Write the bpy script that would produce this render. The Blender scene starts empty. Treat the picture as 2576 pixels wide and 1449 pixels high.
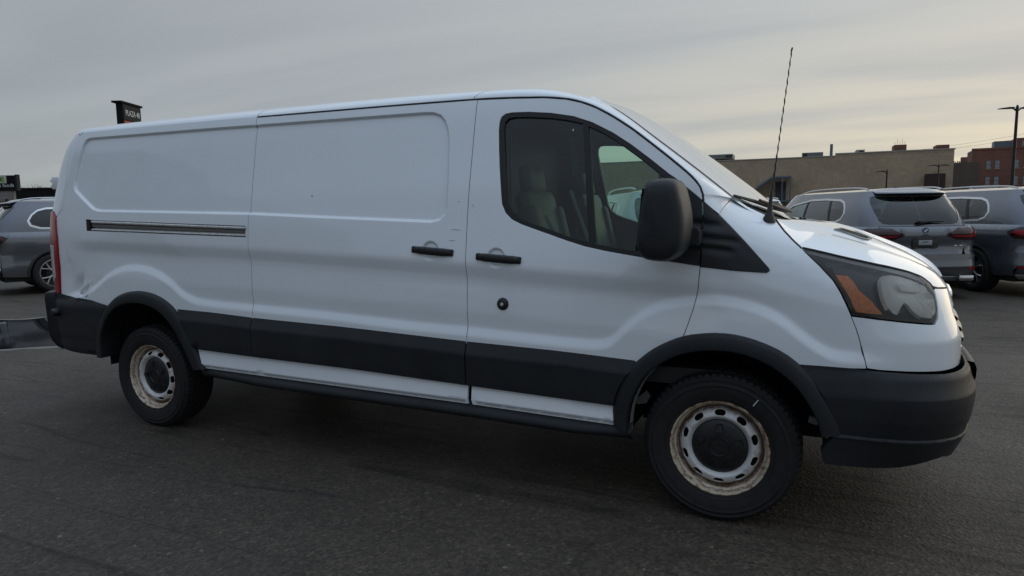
import bpy, bmesh, math, random
import numpy as np
from mathutils import Vector, Matrix
from mathutils.geometry import delaunay_2d_cdt
random.seed(7); np.random.seed(7)
sc=bpy.context.scene
COL=sc.collection
# ------------------------------------------------------------------ camera, sky, sun, exposure
CAMP=(0.34166,-4.02244,1.4383)
def make_camera():
    f,yaw,pitch,roll=1666.835,0.42021,0.11324,-0.01386
    fw=Vector((-math.sin(yaw)*math.cos(pitch),math.cos(yaw)*math.cos(pitch),-math.sin(pitch)))
    r=Vector((math.cos(yaw),math.sin(yaw),0)); u=r.cross(fw)
    r2=r*math.cos(roll)+u*math.sin(roll); u2=-r*math.sin(roll)+u*math.cos(roll)
    cd=bpy.data.cameras.new('camera'); co=bpy.data.objects.new('camera',cd); COL.objects.link(co)
    m=Matrix(((r2.x,u2.x,-fw.x,CAMP[0]),(r2.y,u2.y,-fw.y,CAMP[1]),(r2.z,u2.z,-fw.z,CAMP[2]),(0,0,0,1)))
    co.matrix_world=m; cd.sensor_width=36.0; cd.lens=36.0*f/2576.0; cd.clip_end=3000; cd.clip_start=.05
    sc.camera=co
make_camera()
SUN_AZ=math.radians(38)      # from +Y towards +X
SUN_EL=math.radians(13)
def make_world():
    w=bpy.data.worlds.new('World'); sc.world=w; w.use_nodes=True; nt=w.node_tree; N=nt.nodes; L=nt.links
    N.clear()
    def nd(t,**k):
        n=N.new(t)
        for a,b in k.items(): setattr(n,a,b)
        return n
    def mth(op,a,b=None,c=None,cl=False):
        n=nd('ShaderNodeMath',operation=op,use_clamp=cl)
        for i,v in enumerate((a,b,c)):
            if v is None: continue
            if hasattr(v,'is_output'): L.new(v,n.inputs[i])
            else: n.inputs[i].default_value=v
        return n.outputs[0]
    def mr(v,a,b,c=0,d=1,smooth=True):
        n=nd('ShaderNodeMapRange'); n.interpolation_type='SMOOTHSTEP' if smooth else 'LINEAR'
        L.new(v,n.inputs[0])
        for i,x in enumerate((a,b,c,d)): n.inputs[1+i].default_value=x
        return n.outputs[0]
    def mix(f,a,b):
        n=nd('ShaderNodeMix',data_type='RGBA')
        if hasattr(f,'is_output'): L.new(f,n.inputs[0])
        else: n.inputs[0].default_value=f
        for i,v in ((6,a),(7,b)):
            if hasattr(v,'is_output'): L.new(v,n.inputs[i])
            else: n.inputs[i].default_value=(*v,1)
        return n.outputs[2]
    out=nd('ShaderNodeOutputWorld'); bg=nd('ShaderNodeBackground'); L.new(bg.outputs[0],out.inputs[0])
    sky=nd('ShaderNodeTexSky',sky_type='NISHITA'); sky.sun_disc=False; sky.sun_elevation=SUN_EL; sky.sun_rotation=SUN_AZ
    tc=nd('ShaderNodeTexCoord'); nv=nd('ShaderNodeVectorMath',operation='NORMALIZE'); L.new(tc.outputs['Generated'],nv.inputs[0])
    sp=nd('ShaderNodeSeparateXYZ'); L.new(nv.outputs[0],sp.inputs[0])
    x,y,z=sp.outputs
    zz=mth('MAXIMUM',z,0.0)
    # towards the hidden sun
    dt=mth('ADD',mth('MULTIPLY',x,math.sin(SUN_AZ)),mth('MULTIPLY',y,math.cos(SUN_AZ)))
    # cloud sheet coordinates: flat layer far overhead, streaked along one direction
    dn=mth('ADD',zz,0.10)
    cx=mth('DIVIDE',x,dn); cy=mth('DIVIDE',y,dn)
    cb=nd('ShaderNodeCombineXYZ'); L.new(cx,cb.inputs[0]); L.new(cy,cb.inputs[1])
    mp=nd('ShaderNodeMapping'); L.new(cb.outputs[0],mp.inputs[0]); mp.inputs['Rotation'].default_value=(0,0,math.radians(-14)); mp.inputs['Scale'].default_value=(.22,.75,1)
    n1=nd('ShaderNodeTexNoise'); L.new(mp.outputs[0],n1.inputs[0]); n1.inputs['Scale'].default_value=1.3; n1.inputs['Detail'].default_value=7; n1.inputs['Roughness'].default_value=.48; n1.inputs['Distortion'].default_value=.35
    n2=nd('ShaderNodeTexNoise'); L.new(mp.outputs[0],n2.inputs[0]); n2.inputs['Scale'].default_value=.45; n2.inputs['Detail'].default_value=3
    c1=mr(n1.outputs[0],.38,.64); c2=mr(n2.outputs[0],.35,.68)
    bright=mr(dt,-1.0,1.0,0,1,False)
    # clear colour between the cloud sheets and cloud colour
    cool=mix(bright,(.25,.285,.33),(.58,.60,.60))
    cloud=mix(bright,(.19,.22,.265),(.43,.455,.475))
    base=mix(mth('MULTIPLY',c1,.60),cool,cloud)
    base=mix(mth('MULTIPLY',c2,.35),base,cloud)
    # warm low band on the sunset side
    wl=mth('MULTIPLY',mr(z,.0,.36,1,0),mr(dt,.25,1.0))
    wm=mix(c1,(.80,.68,.48),(.52,.49,.44))
    base=mix(mth('MULTIPLY',wl,.80),base,wm)
    lw=mth('MULTIPLY',mr(z,.0,.16,1,0),mth('SUBTRACT',1.0,mr(dt,.25,1.0)))
    base=mix(mth('MULTIPLY',lw,.35),base,(.42,.44,.44))
    # an overcast dome is brighter and bluer overhead than at the horizon
    zn=mr(z,.26,1.0,0,1); tint=mix(zn,(1,1,1),(2.1,2.35,2.7)); mm=nd('ShaderNodeMix',data_type='RGBA',blend_type='MULTIPLY'); mm.inputs[0].default_value=1; L.new(base,mm.inputs[6]); L.new(tint,mm.inputs[7]); base=mm.outputs[2]
    sc_=nd('ShaderNodeVectorMath',operation='SCALE'); L.new(sky.outputs[0],sc_.inputs[0]); sc_.inputs['Scale'].default_value=.10
    fin=mix(.90,sc_.outputs[0],base)
    L.new(fin,bg.inputs[0]); bg.inputs[1].default_value=1.0
make_world()
sd=bpy.data.lights.new('sun','SUN'); sd.energy=.5; sd.angle=math.radians(50); sd.color=(1,.86,.66)
so=bpy.data.objects.new('sun',sd); COL.objects.link(so)
so.rotation_euler=Vector((-math.sin(SUN_AZ)*math.cos(SUN_EL),-math.cos(SUN_AZ)*math.cos(SUN_EL),-math.sin(SUN_EL))).to_track_quat('-Z','Y').to_euler()
sc.view_settings.view_transform='Standard'; sc.view_settings.look='None'; sc.view_settings.exposure=0; sc.view_settings.gamma=1
sc.render.engine='CYCLES'
# ------------------------------------------------------------------ materials
MAT={}
def new_mat(name):
    m=bpy.data.materials.new(name); m.use_nodes=True; MAT[name]=m; return m,m.node_tree,m.node_tree.nodes['Principled BSDF']
def pm(name,col,rough=.5,metal=0,coat=0,spec=.5,noise=0,nscale=20,bump=0,bscale=200,col2=None,emis=None,coatr=.04):
    m,nt,b=new_mat(name); N=nt.nodes; L=nt.links
    b.inputs['Base Color'].default_value=(*col,1); b.inputs['Roughness'].default_value=rough; b.inputs['Metallic'].default_value=metal
    b.inputs['Coat Weight'].default_value=coat; b.inputs['Coat Roughness'].default_value=coatr; b.inputs['Specular IOR Level'].default_value=spec
    if emis: b.inputs['Emission Color'].default_value=(*emis[:3],1); b.inputs['Emission Strength'].default_value=emis[3]
    tc=N.new('ShaderNodeTexCoord')
    if noise or col2:
        t=N.new('ShaderNodeTexNoise'); t.inputs['Scale'].default_value=nscale; t.inputs['Detail'].default_value=6; L.new(tc.outputs['Object'],t.inputs[0])
        r=N.new('ShaderNodeValToRGB'); r.color_ramp.elements[0].position=.35; r.color_ramp.elements[1].position=.68
        c2=col2 if col2 else tuple(c*(1-noise) for c in col)
        r.color_ramp.elements[0].color=(*col,1); r.color_ramp.elements[1].color=(*c2,1)
        L.new(t.outputs[0],r.inputs[0]); L.new(r.outputs[0],b.inputs['Base Color'])
    if bump:
        t=N.new('ShaderNodeTexNoise'); t.inputs['Scale'].default_value=bscale; t.inputs['Detail'].default_value=3; L.new(tc.outputs['Object'],t.inputs[0])
        bp=N.new('ShaderNodeBump'); bp.inputs['Strength'].default_value=bump; bp.inputs['Distance'].default_value=.002; L.new(t.outputs[0],bp.inputs['Height']); L.new(bp.outputs[0],b.inputs['Normal'])
    return m
def glass_mat(name,tint,rough=0.0,refl=1.0,haze_glare=0.0):
    m=bpy.data.materials.new(name); m.use_nodes=True; nt=m.node_tree; N=nt.nodes; L=nt.links; N.clear(); MAT[name]=m
    o=N.new('ShaderNodeOutputMaterial'); tr=N.new('ShaderNodeBsdfTransparent'); tr.inputs[0].default_value=(*tint,1)
    g=N.new('ShaderNodeBsdfGlossy'); g.inputs['Roughness'].default_value=rough; g.inputs['Color'].default_value=(refl,refl,refl,1)
    fr=N.new('ShaderNodeFresnel'); fr.inputs[0].default_value=1.5; mx=N.new('ShaderNodeMixShader')
    ml=N.new('ShaderNodeMath'); ml.operation='MULTIPLY'; ml.use_clamp=True; ml.inputs[1].default_value=1.6; L.new(fr.outputs[0],ml.inputs[0])
    geo=N.new('ShaderNodeNewGeometry')
    L.new(ml.outputs[0],mx.inputs[0]); L.new(tr.outputs[0],mx.inputs[1]); L.new(g.outputs[0],mx.inputs[2])
    if haze_glare:
        df=N.new('ShaderNodeBsdfDiffuse'); df.inputs[0].default_value=(.6,.6,.57,1); m2=N.new('ShaderNodeMixShader'); m2.inputs[0].default_value=haze_glare
        L.new(mx.outputs[0],m2.inputs[1]); L.new(df.outputs[0],m2.inputs[2]); L.new(m2.outputs[0],o.inputs[0])
    else: L.new(mx.outputs[0],o.inputs[0])
    return m
def white_paint():
    m,nt,b=new_mat('white_paint'); N=nt.nodes; L=nt.links
    tc=N.new('ShaderNodeTexCoord'); sp=N.new('ShaderNodeSeparateXYZ'); L.new(tc.outputs['Object'],sp.inputs[0])
    t=N.new('ShaderNodeTexNoise'); t.inputs['Scale'].default_value=2.2; t.inputs['Detail'].default_value=8; t.inputs['Roughness'].default_value=.62; L.new(tc.outputs['Object'],t.inputs[0])
    r=N.new('ShaderNodeValToRGB'); r.color_ramp.elements[0].position=.3; r.color_ramp.elements[1].position=.75
    r.color_ramp.elements[0].color=(.83,.88,.925,1); r.color_ramp.elements[1].color=(.80,.845,.885,1); L.new(t.outputs[0],r.inputs[0])
    # road film thrown up on the lower body, with its own ragged edge
    t2=N.new('ShaderNodeTexNoise'); t2.inputs['Scale'].default_value=9; t2.inputs['Detail'].default_value=8; L.new(tc.outputs['Object'],t2.inputs[0])
    a=N.new('ShaderNodeMath'); a.operation='MULTIPLY_ADD'; a.inputs[1].default_value=.35; L.new(t2.outputs[0],a.inputs[0]); L.new(sp.outputs[2],a.inputs[2])
    mr=N.new('ShaderNodeMapRange'); mr.inputs[1].default_value=.55; mr.inputs[2].default_value=1.15; mr.inputs[3].default_value=.08; mr.inputs[4].default_value=0; L.new(a.outputs[0],mr.inputs[0])
    mx=N.new('ShaderNodeMix'); mx.data_type='RGBA'; L.new(mr.outputs[0],mx.inputs[0]); L.new(r.outputs[0],mx.inputs[6]); mx.inputs[7].default_value=(.50,.50,.49,1)
    L.new(mx.outputs[2],b.inputs['Base Color'])
    b.inputs['Roughness'].default_value=.38; b.inputs['Coat Weight'].default_value=1; b.inputs['Coat Roughness'].default_value=.05; b.inputs['Coat IOR'].default_value=1.5
    # orange peel
    t3=N.new('ShaderNodeTexNoise'); t3.inputs['Scale'].default_value=3.2; t3.inputs['Detail'].default_value=2; L.new(tc.outputs['Object'],t3.inputs[0])
    bp=N.new('ShaderNodeBump'); bp.inputs['Strength'].default_value=.5; bp.inputs['Distance'].default_value=.0025; L.new(t3.outputs[0],bp.inputs['Height']); L.new(bp.outputs[0],b.inputs['Normal']); L.new(bp.outputs[0],b.inputs['Coat Normal'])
white_paint()
pm('black_plastic',(.0125,.0145,.0175),.46,col2=(.020,.0225,.026),nscale=5,bump=.6,bscale=700,spec=.36)
pm('dark_seal',(.010,.010,.011),.55)
pm('rubber',(.017,.017,.018),.72,noise=.3,nscale=30,bump=.4,bscale=120,spec=.35)
pm('underside',(.012,.012,.012),.9,noise=.4,nscale=6)
pm('liner',(.010,.010,.010),.95)
pm('chrome',(.75,.76,.78),.12,metal=1)
pm('steel_bright',(.72,.72,.70),.3,metal=.35,noise=.3,nscale=40)
pm('amber_lens',(1.0,.27,.008),.3,coat=.3,noise=.3,nscale=90)
pm('red_lens',(.34,.004,.010),.22,coat=.25,spec=.3,noise=.35,nscale=60)
pm('clear_lens',(.62,.66,.68),.12,coat=1,noise=.25,nscale=70)
pm('lamp_inner',(.032,.033,.037),.35,noise=.4,nscale=14)
pm('reflector',(.92,.92,.88),.35,metal=.1,noise=.15,nscale=12)
pm('seat_vinyl',(.09,.10,.09),.5,noise=.15,nscale=20)
pm('trim_grey',(.085,.09,.095),.7,noise=.15,nscale=12)
pm('dash_dark',(.015,.016,.018),.6)
pm('alloy_bar',(.22,.22,.23),.35,metal=.6)
pm('belt',(.20,.20,.19),.6)
pm('cap_plastic',(.014,.015,.017),.36,noise=.5,nscale=38,bump=.5,bscale=400)
pm('oval_blue',(.02,.05,.2),.2,coat=1)
pm('chalk',(.6,.6,.58),.8)
glass_mat('side_glass',(.62,.80,.735),refl=.9)
glass_mat('screen_glass',(.42,.52,.47),refl=1.0,haze_glare=.28)  # pale diffuse mix paints the sky's glare onto the windscreen
glass_mat('lamp_glass',(.93,.93,.91),refl=.6,rough=.05,haze_glare=.03)
def rim_mat():
    m,nt,b=new_mat('steel_rim'); N=nt.nodes; L=nt.links
    tc=N.new('ShaderNodeTexCoord'); sp=N.new('ShaderNodeSeparateXYZ'); L.new(tc.outputs['Object'],sp.inputs[0])
    h=N.new('ShaderNodeMath'); h.operation='POWER'; h.inputs[1].default_value=2; L.new(sp.outputs[0],h.inputs[0])
    h2=N.new('ShaderNodeMath'); h2.operation='POWER'; h2.inputs[1].default_value=2; L.new(sp.outputs[2],h2.inputs[0])
    s=N.new('ShaderNodeMath'); s.operation='ADD'; L.new(h.outputs[0],s.inputs[0]); L.new(h2.outputs[0],s.inputs[1])
    q=N.new('ShaderNodeMath'); q.operation='SQRT'; L.new(s.outputs[0],q.inputs[0])
    t=N.new('ShaderNodeTexNoise'); t.inputs['Scale'].default_value=16; t.inputs['Detail'].default_value=9; t.inputs['Roughness'].default_value=.7; L.new(tc.outputs['Object'],t.inputs[0])
    ad=N.new('ShaderNodeMath'); ad.operation='MULTIPLY_ADD'; ad.inputs[1].default_value=.05; L.new(t.outputs[0],ad.inputs[0]); L.new(q.outputs[0],ad.inputs[2])
    r=N.new('ShaderNodeValToRGB'); e=r.color_ramp.elements; r.color_ramp.interpolation='LINEAR'
    e[0].position=.0; e[0].color=(.10,.10,.105,1); e[1].position=1; e[1].color=(.10,.05,.03,1)
    mr=N.new('ShaderNodeMapRange'); mr.inputs[1].default_value=.14; mr.inputs[2].default_value=.255; L.new(ad.outputs[0],mr.inputs[0]); L.new(mr.outputs[0],r.inputs[0])
    for p,c in ((.05,(.66,.655,.65,1)),(.50,(.64,.63,.62,1)),(.56,(.36,.33,.31,1)),(.62,(.13,.085,.06,1)),(.67,(.20,.13,.09,1)),(.72,(.58,.48,.38,1)),(.775,(.62,.53,.42,1)),(.795,(.20,.13,.085,1)),(.825,(.52,.43,.33,1)),(.87,(.68,.60,.48,1)),(.91,(.44,.32,.21,1)),(.955,(.10,.05,.03,1))):  # narrow dark stop inside the lip paints rim well shading; other browns are rust
        k=e.new(p); k.color=c
    t2=N.new('ShaderNodeTexNoise'); t2.inputs['Scale'].default_value=34; t2.inputs['Detail'].default_value=8; L.new(tc.outputs['Object'],t2.inputs[0])
    r2=N.new('ShaderNodeValToRGB'); r2.color_ramp.elements[0].position=.56; r2.color_ramp.elements[1].position=.68; L.new(t2.outputs[0],r2.inputs[0])
    mm=N.new('ShaderNodeMath'); mm.operation='MULTIPLY'; L.new(r2.outputs[0],mm.inputs[0]); L.new(mr.outputs[0],mm.inputs[1])
    mx=N.new('ShaderNodeMix'); mx.data_type='RGBA'; L.new(mm.outputs[0],mx.inputs[0]); L.new(r.outputs[0],mx.inputs[6]); mx.inputs[7].default_value=(.13,.055,.025,1)
    L.new(mx.outputs[2],b.inputs['Base Color']); b.inputs['Roughness'].default_value=.42; b.inputs['Metallic'].default_value=.15
rim_mat()
# ------------------------------------------------------------------ object helpers
def link(name,me,mat,parent=None,smooth=False):
    o=bpy.data.objects.new(name,me); COL.objects.link(o)
    if mat is not None: me.materials.append(MAT[mat] if isinstance(mat,str) else mat)
    if parent is not None: o.parent=parent
    if smooth: me.shade_smooth()
    return o
def thing(name,label,cat,loc=(0,0,0),rz=0,group=None):
    o=bpy.data.objects.new(name,None); COL.objects.link(o); o.location=loc; o.rotation_euler=(0,0,rz); o.empty_display_size=.2
    o['label']=label; o['category']=cat
    if group: o['group']=group
    return o
def tag(o,label,cat,group=None):
    o['label']=label; o['category']=cat
    if group: o['group']=group
    return o
def structure(o): o['kind']='structure'; return o
def pydata(name,V,F,mat,parent=None,smooth=False):
    me=bpy.data.meshes.new(name); me.from_pydata([tuple(map(float,v)) for v in V],[],[tuple(map(int,f)) for f in F]); me.update()
    return link(name,me,mat,parent,smooth)
class MB:
    def __init__(s): s.bm=bmesh.new()
    def box(s,x0,x1,y0,y1,z0,z1,bev=0,M=None):
        b=bmesh.new(); bmesh.ops.create_cube(b,size=1)
        for v in b.verts: v.co=Vector(((x0+x1)/2+v.co.x*(x1-x0),(y0+y1)/2+v.co.y*(y1-y0),(z0+z1)/2+v.co.z*(z1-z0)))
        if bev: bmesh.ops.bevel(b,geom=list(b.edges),offset=bev,segments=2,affect='EDGES',profile=.5)
        if M is not None: b.transform(M)
        s.add(b); return s
    def add(s,b):
        me=bpy.data.meshes.new('t'); b.to_mesh(me); b.free(); s.bm.from_mesh(me); bpy.data.meshes.remove(me)
    def tube(s,pts,r,n=8,caps=True):
        pts=[Vector(p) for p in pts]; rs=r if hasattr(r,'__len__') else [r]*len(pts); rings=[]
        for i,p in enumerate(pts):
            d=(pts[min(i+1,len(pts)-1)]-pts[max(i-1,0)]).normalized()
            a=d.orthogonal().normalized() if i==0 else (prev-d*prev.dot(d)).normalized(); prev=a; b=d.cross(a)
            rings.append([s.bm.verts.new(p+(a*math.cos(t)+b*math.sin(t))*rs[i]) for t in [2*math.pi*k/n for k in range(n)]])
        for i in range(len(rings)-1):
            for k in range(n): s.bm.faces.new((rings[i][k],rings[i][(k+1)%n],rings[i+1][(k+1)%n],rings[i+1][k]))
        if caps: s.bm.faces.new(rings[0][::-1]); s.bm.faces.new(rings[-1])
        return s
    def prism(s,poly,axis,a,b,bev=0):
        """extrude a 2D polygon: axis 'y' -> poly (x,z); 'x' -> (y,z); 'z' -> (x,y)"""
        m=bmesh.new(); f=lambda p,h:{'y':(p[0],h,p[1]),'x':(h,p[0],p[1]),'z':(p[0],p[1],h)}[axis]
        A=[m.verts.new(f(p,a)) for p in poly]; B=[m.verts.new(f(p,b)) for p in poly]; n=len(poly)
        m.faces.new(A); m.faces.new(B[::-1])
        for i in range(n): m.faces.new((A[i],B[i],B[(i+1)%n],A[(i+1)%n]))
        bmesh.ops.recalc_face_normals(m,faces=list(m.faces))
        if bev: bmesh.ops.bevel(m,geom=list(m.edges),offset=bev,segments=2,affect='EDGES')
        s.add(m); return s
    def lathe(s,prof,n=64,axis='y',c=(0,0,0)):
        rings=[]
        for (r,h) in prof:
            ring=[]
            for k in range(n):
                t=2*math.pi*k/n; p={'y':(r*math.cos(t),h,r*math.sin(t)),'z':(r*math.cos(t),r*math.sin(t),h),'x':(h,r*math.cos(t),r*math.sin(t))}[axis]
                ring.append(s.bm.verts.new((p[0]+c[0],p[1]+c[1],p[2]+c[2])))
            rings.append(ring)
        for i in range(len(rings)-1):
            for k in range(n): s.bm.faces.new((rings[i][k],rings[i][(k+1)%n],rings[i+1][(k+1)%n],rings[i+1][k]))
        return s
    def build(s,name,mat,parent=None,smooth=True,angle=35):
        me=bpy.data.meshes.new(name); bmesh.ops.remove_doubles(s.bm,verts=s.bm.verts,dist=1e-6); bmesh.ops.recalc_face_normals(s.bm,faces=s.bm.faces)
        s.bm.to_mesh(me); s.bm.free()
        if smooth:
            me.shade_smooth()
            try: me.set_sharp_from_angle(angle=math.radians(angle))
            except Exception: pass
        return link(name,me,mat,parent)
def chaikin(P,n=1,closed=True):
    P=[np.array(p,float) for p in P]
    for _ in range(n):
        Q=[]; m=len(P)
        for i in range(m if closed else m-1):
            a,b=P[i],P[(i+1)%m]; Q+= [a*.75+b*.25,a*.25+b*.75]
        if not closed: Q=[P[0]]+Q+[P[-1]]
        P=Q
    return P
def dens(P,h,closed=True):
    O=[]; m=len(P)
    for i in range(m if closed else m-1):
        a=np.array(P[i],float); b=np.array(P[(i+1)%m],float); k=max(1,int(math.ceil(np.hypot(*(b-a))/h)))
        for j in range(k): O.append(a+(b-a)*j/k)
    if not closed: O.append(np.array(P[-1],float))
    return np.array(O)
def area(P):
    P=np.asarray(P); x,y=P[:,0],P[:,1]; return .5*np.sum(x*np.roll(y,-1)-np.roll(x,-1)*y)
def _sm(xs,ys,sig,lo,hi,n=3000):
    g=np.linspace(lo-4*sig,hi+4*sig,n); v=np.interp(g,xs,ys)
    # linear extrapolate ends
    v=np.where(g<xs[0],ys[0]+(g-xs[0])*(ys[1]-ys[0])/(xs[1]-xs[0]),v)
    v=np.where(g>xs[-1],ys[-1]+(g-xs[-1])*(ys[-1]-ys[-2])/(xs[-1]-xs[-2]),v)
    d=g[1]-g[0]; k=np.arange(-int(3*sig/d),int(3*sig/d)+1)*d; w=np.exp(-.5*(k/sig)**2); w/=w.sum()
    s=np.convolve(np.pad(v,len(k)//2,mode='edge'),w,'valid')[:n]
    return lambda q:np.interp(q,g,s)
def sstep(a,b,x):
    t=np.clip((x-a)/(b-a),0,1); return t*t*(3-2*t)
ZA=[.2,.45,.79,1.0,1.124,1.206,1.37,1.554,1.761,1.928,2.035,2.2]
wF=_sm(ZA,[.985,.986,.996,.998,.996,.990,.965,.935,.885,.846,.816,.75],.035,.1,2.3)
wR=_sm(ZA,[.985,.986,1.0,1.004,1.006,1.006,.995,.968,.930,.900,.872,.82],.035,.1,2.3)
# fender roll-over: ridge height zt(x) and depth below ridge
fZT=_sm([-1.,-.3,-.1,0,.1,.2,.3,.5,.8],[2.27,1.75,1.60,1.50,1.44,1.40,1.37,1.33,1.30],.03,-1.,.9)
fYT=_sm([-.05,0,.03,.06,.10,.15,.22,.30,.5,1.2],[.63,.76,.82,.868,.908,.938,.963,.98,.996,1.0],.012,-.1,1.3)
# nose plan curve
_PX=np.array([.20,.35,.50,.62,.72,.80,.86,.905,.94,.962,.978,.99,1.0])
_PY=np.array([1.,.998,.992,.975,.948,.912,.865,.805,.72,.62,.48,.28,0.])
_t=np.concatenate([[0],np.cumsum(np.hypot(np.diff(_PX),np.diff(_PY)))])
_ext=np.concatenate([[-1.],_t,[_t[-1]+.3]]); 
_fx=_sm(_ext,np.concatenate([[-.8],_PX,[1.0]]),.03,-1,_t[-1]+.3)
_fy=_sm(_ext,np.concatenate([[1.],_PY,[-.3]]),.03,-1,_t[-1]+.3)
AMAX=.2+_t[-1]
_fL=_sm([.2,.9,.97,1.03,1.07,1.10,1.15,1.20,1.27,1.4],[0.,0.,-.012,-.03,-.043,-.055,-.09,-.14,-.22,-.36],.015,.2,1.5)
_rx=np.array([-4.5,-4.58,-4.66,-4.74,-4.80,-4.85,-4.885,-4.90,-4.90])
_ry=np.array([0,.002,.012,.035,.07,.125,.20,.30,1.0])
# rear plan: arc param too
_RX=np.array([-4.40,-4.52,-4.62,-4.70,-4.76,-4.81,-4.845,-4.865,-4.875,-4.88,-4.88])
_RY=np.array([1.,.997,.985,.96,.925,.87,.80,.70,.55,.3,0.])
_rt=np.concatenate([[0],np.cumsum(np.hypot(np.diff(_RX),np.diff(_RY)))])
_re=np.concatenate([[-1.],_rt,[_rt[-1]+.3]])
_grx=_sm(_re,np.concatenate([[-3.4],_RX,[-4.88]]),.03,-1,_rt[-1]+.3)
_gry=_sm(_re,np.concatenate([[1.],_RY,[-.3]]),.03,-1,_rt[-1]+.3)
AMIN=-4.4-_rt[-1]
_fRL=_sm([.2,.9,1.5,1.8,1.95,2.03,2.08,2.13],[0,.0,.01,.065,.12,.175,.24,.36],.03,.2,2.3)
# flare line
FZ=dict(x=[-4.9,-4.5,-4.33,-4.22,-4.12,-4.02,-3.92,-3.80,-3.669,-3.54,-3.433,-3.348,-3.243,-3.08,-2.75,-2.19,-1.60,-1.28,-.75,-.58,-.53,-.489,-.447,-.397,-.323,-.243,-.126,-.013,.061,.133,.205,.276,.333,.402,.45,.53,.7,.85],
        z=[.86,.86,.885,.93,.99,1.04,1.072,1.083,1.071,1.034,.977,.914,.879,.866,.856,.838,.808,.80,.778,.776,.782,.802,.847,.90,.954,.986,1.011,1.017,1.007,.991,.964,.922,.873,.825,.80,.795,.79,.79])
zf=_sm(FZ['x'],FZ['z'],.022,-5,1)
zu=_sm([-5,-2.93,-2.17,-1.58,-1.27,-.4,.3],[1.26,1.203,1.173,1.147,1.131,1.08,1.03],.1,-5,1)
gG=_sm([-.2,0,.012,.045,.06,.30,.6],[0,0,-.004,-.0165,-.0172,0,0],.0045,-.3,.8)
gV=_sm([-.6,-.20,-.055,-.025,.045,.3],[0,-.002,-.0205,-.0205,0,0],.011,-.5,.4)
REC=[[(-4.33,1.995),(-2.60,1.988),(-2.60,1.452),(-3.5,1.472),(-4.12,1.488),(-4.22,1.52),(-4.40,1.63),(-4.425,1.70),(-4.405,1.83),(-4.37,1.955)],
     [(-2.9,1.989),(-1.56,1.982),(-1.49,1.965),(-1.44,1.91),(-1.42,1.82),(-1.405,1.6),(-1.40,1.47),(-1.425,1.41),(-1.49,1.395),(-2.178,1.425),(-2.9,1.455)]]
RECU=[(-4.30,1.996),(-2.75,1.988),(-1.58,1.984),(-1.53,1.980),(-1.485,1.963),(-1.455,1.932),(-1.432,1.88),(-1.42,1.82),(-1.405,1.6),(-1.402,1.47),(-1.412,1.432),(-1.442,1.405),(-1.49,1.395),(-2.178,1.425),(-2.75,1.452),(-3.5,1.472),(-4.12,1.488),(-4.18,1.500),(-4.22,1.522),(-4.40,1.632),(-4.419,1.660),(-4.424,1.70),(-4.405,1.83),(-4.385,1.92),(-4.370,1.962),(-4.345,1.985)]
def sdf(P,x,z):
    """signed distance, negative inside"""
    P=np.asarray(P,float); x=np.asarray(x,float); z=np.asarray(z,float)
    d=np.full(x.shape,1e9); ins=np.zeros(x.shape,bool)
    for i in range(len(P)):
        ax,az=P[i]; bx,bz=P[(i+1)%len(P)]
        ex,ez=bx-ax,bz-az; t=np.clip(((x-ax)*ex+(z-az)*ez)/(ex*ex+ez*ez),0,1)
        d=np.minimum(d,np.hypot(x-ax-t*ex,z-az-t*ez))
        if az!=bz:
            c=((az>z)!=(bz>z))&(x<(bx-ax)*(z-az)/(bz-az)+ax); ins^=c
    return np.where(ins,-d,d)
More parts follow.
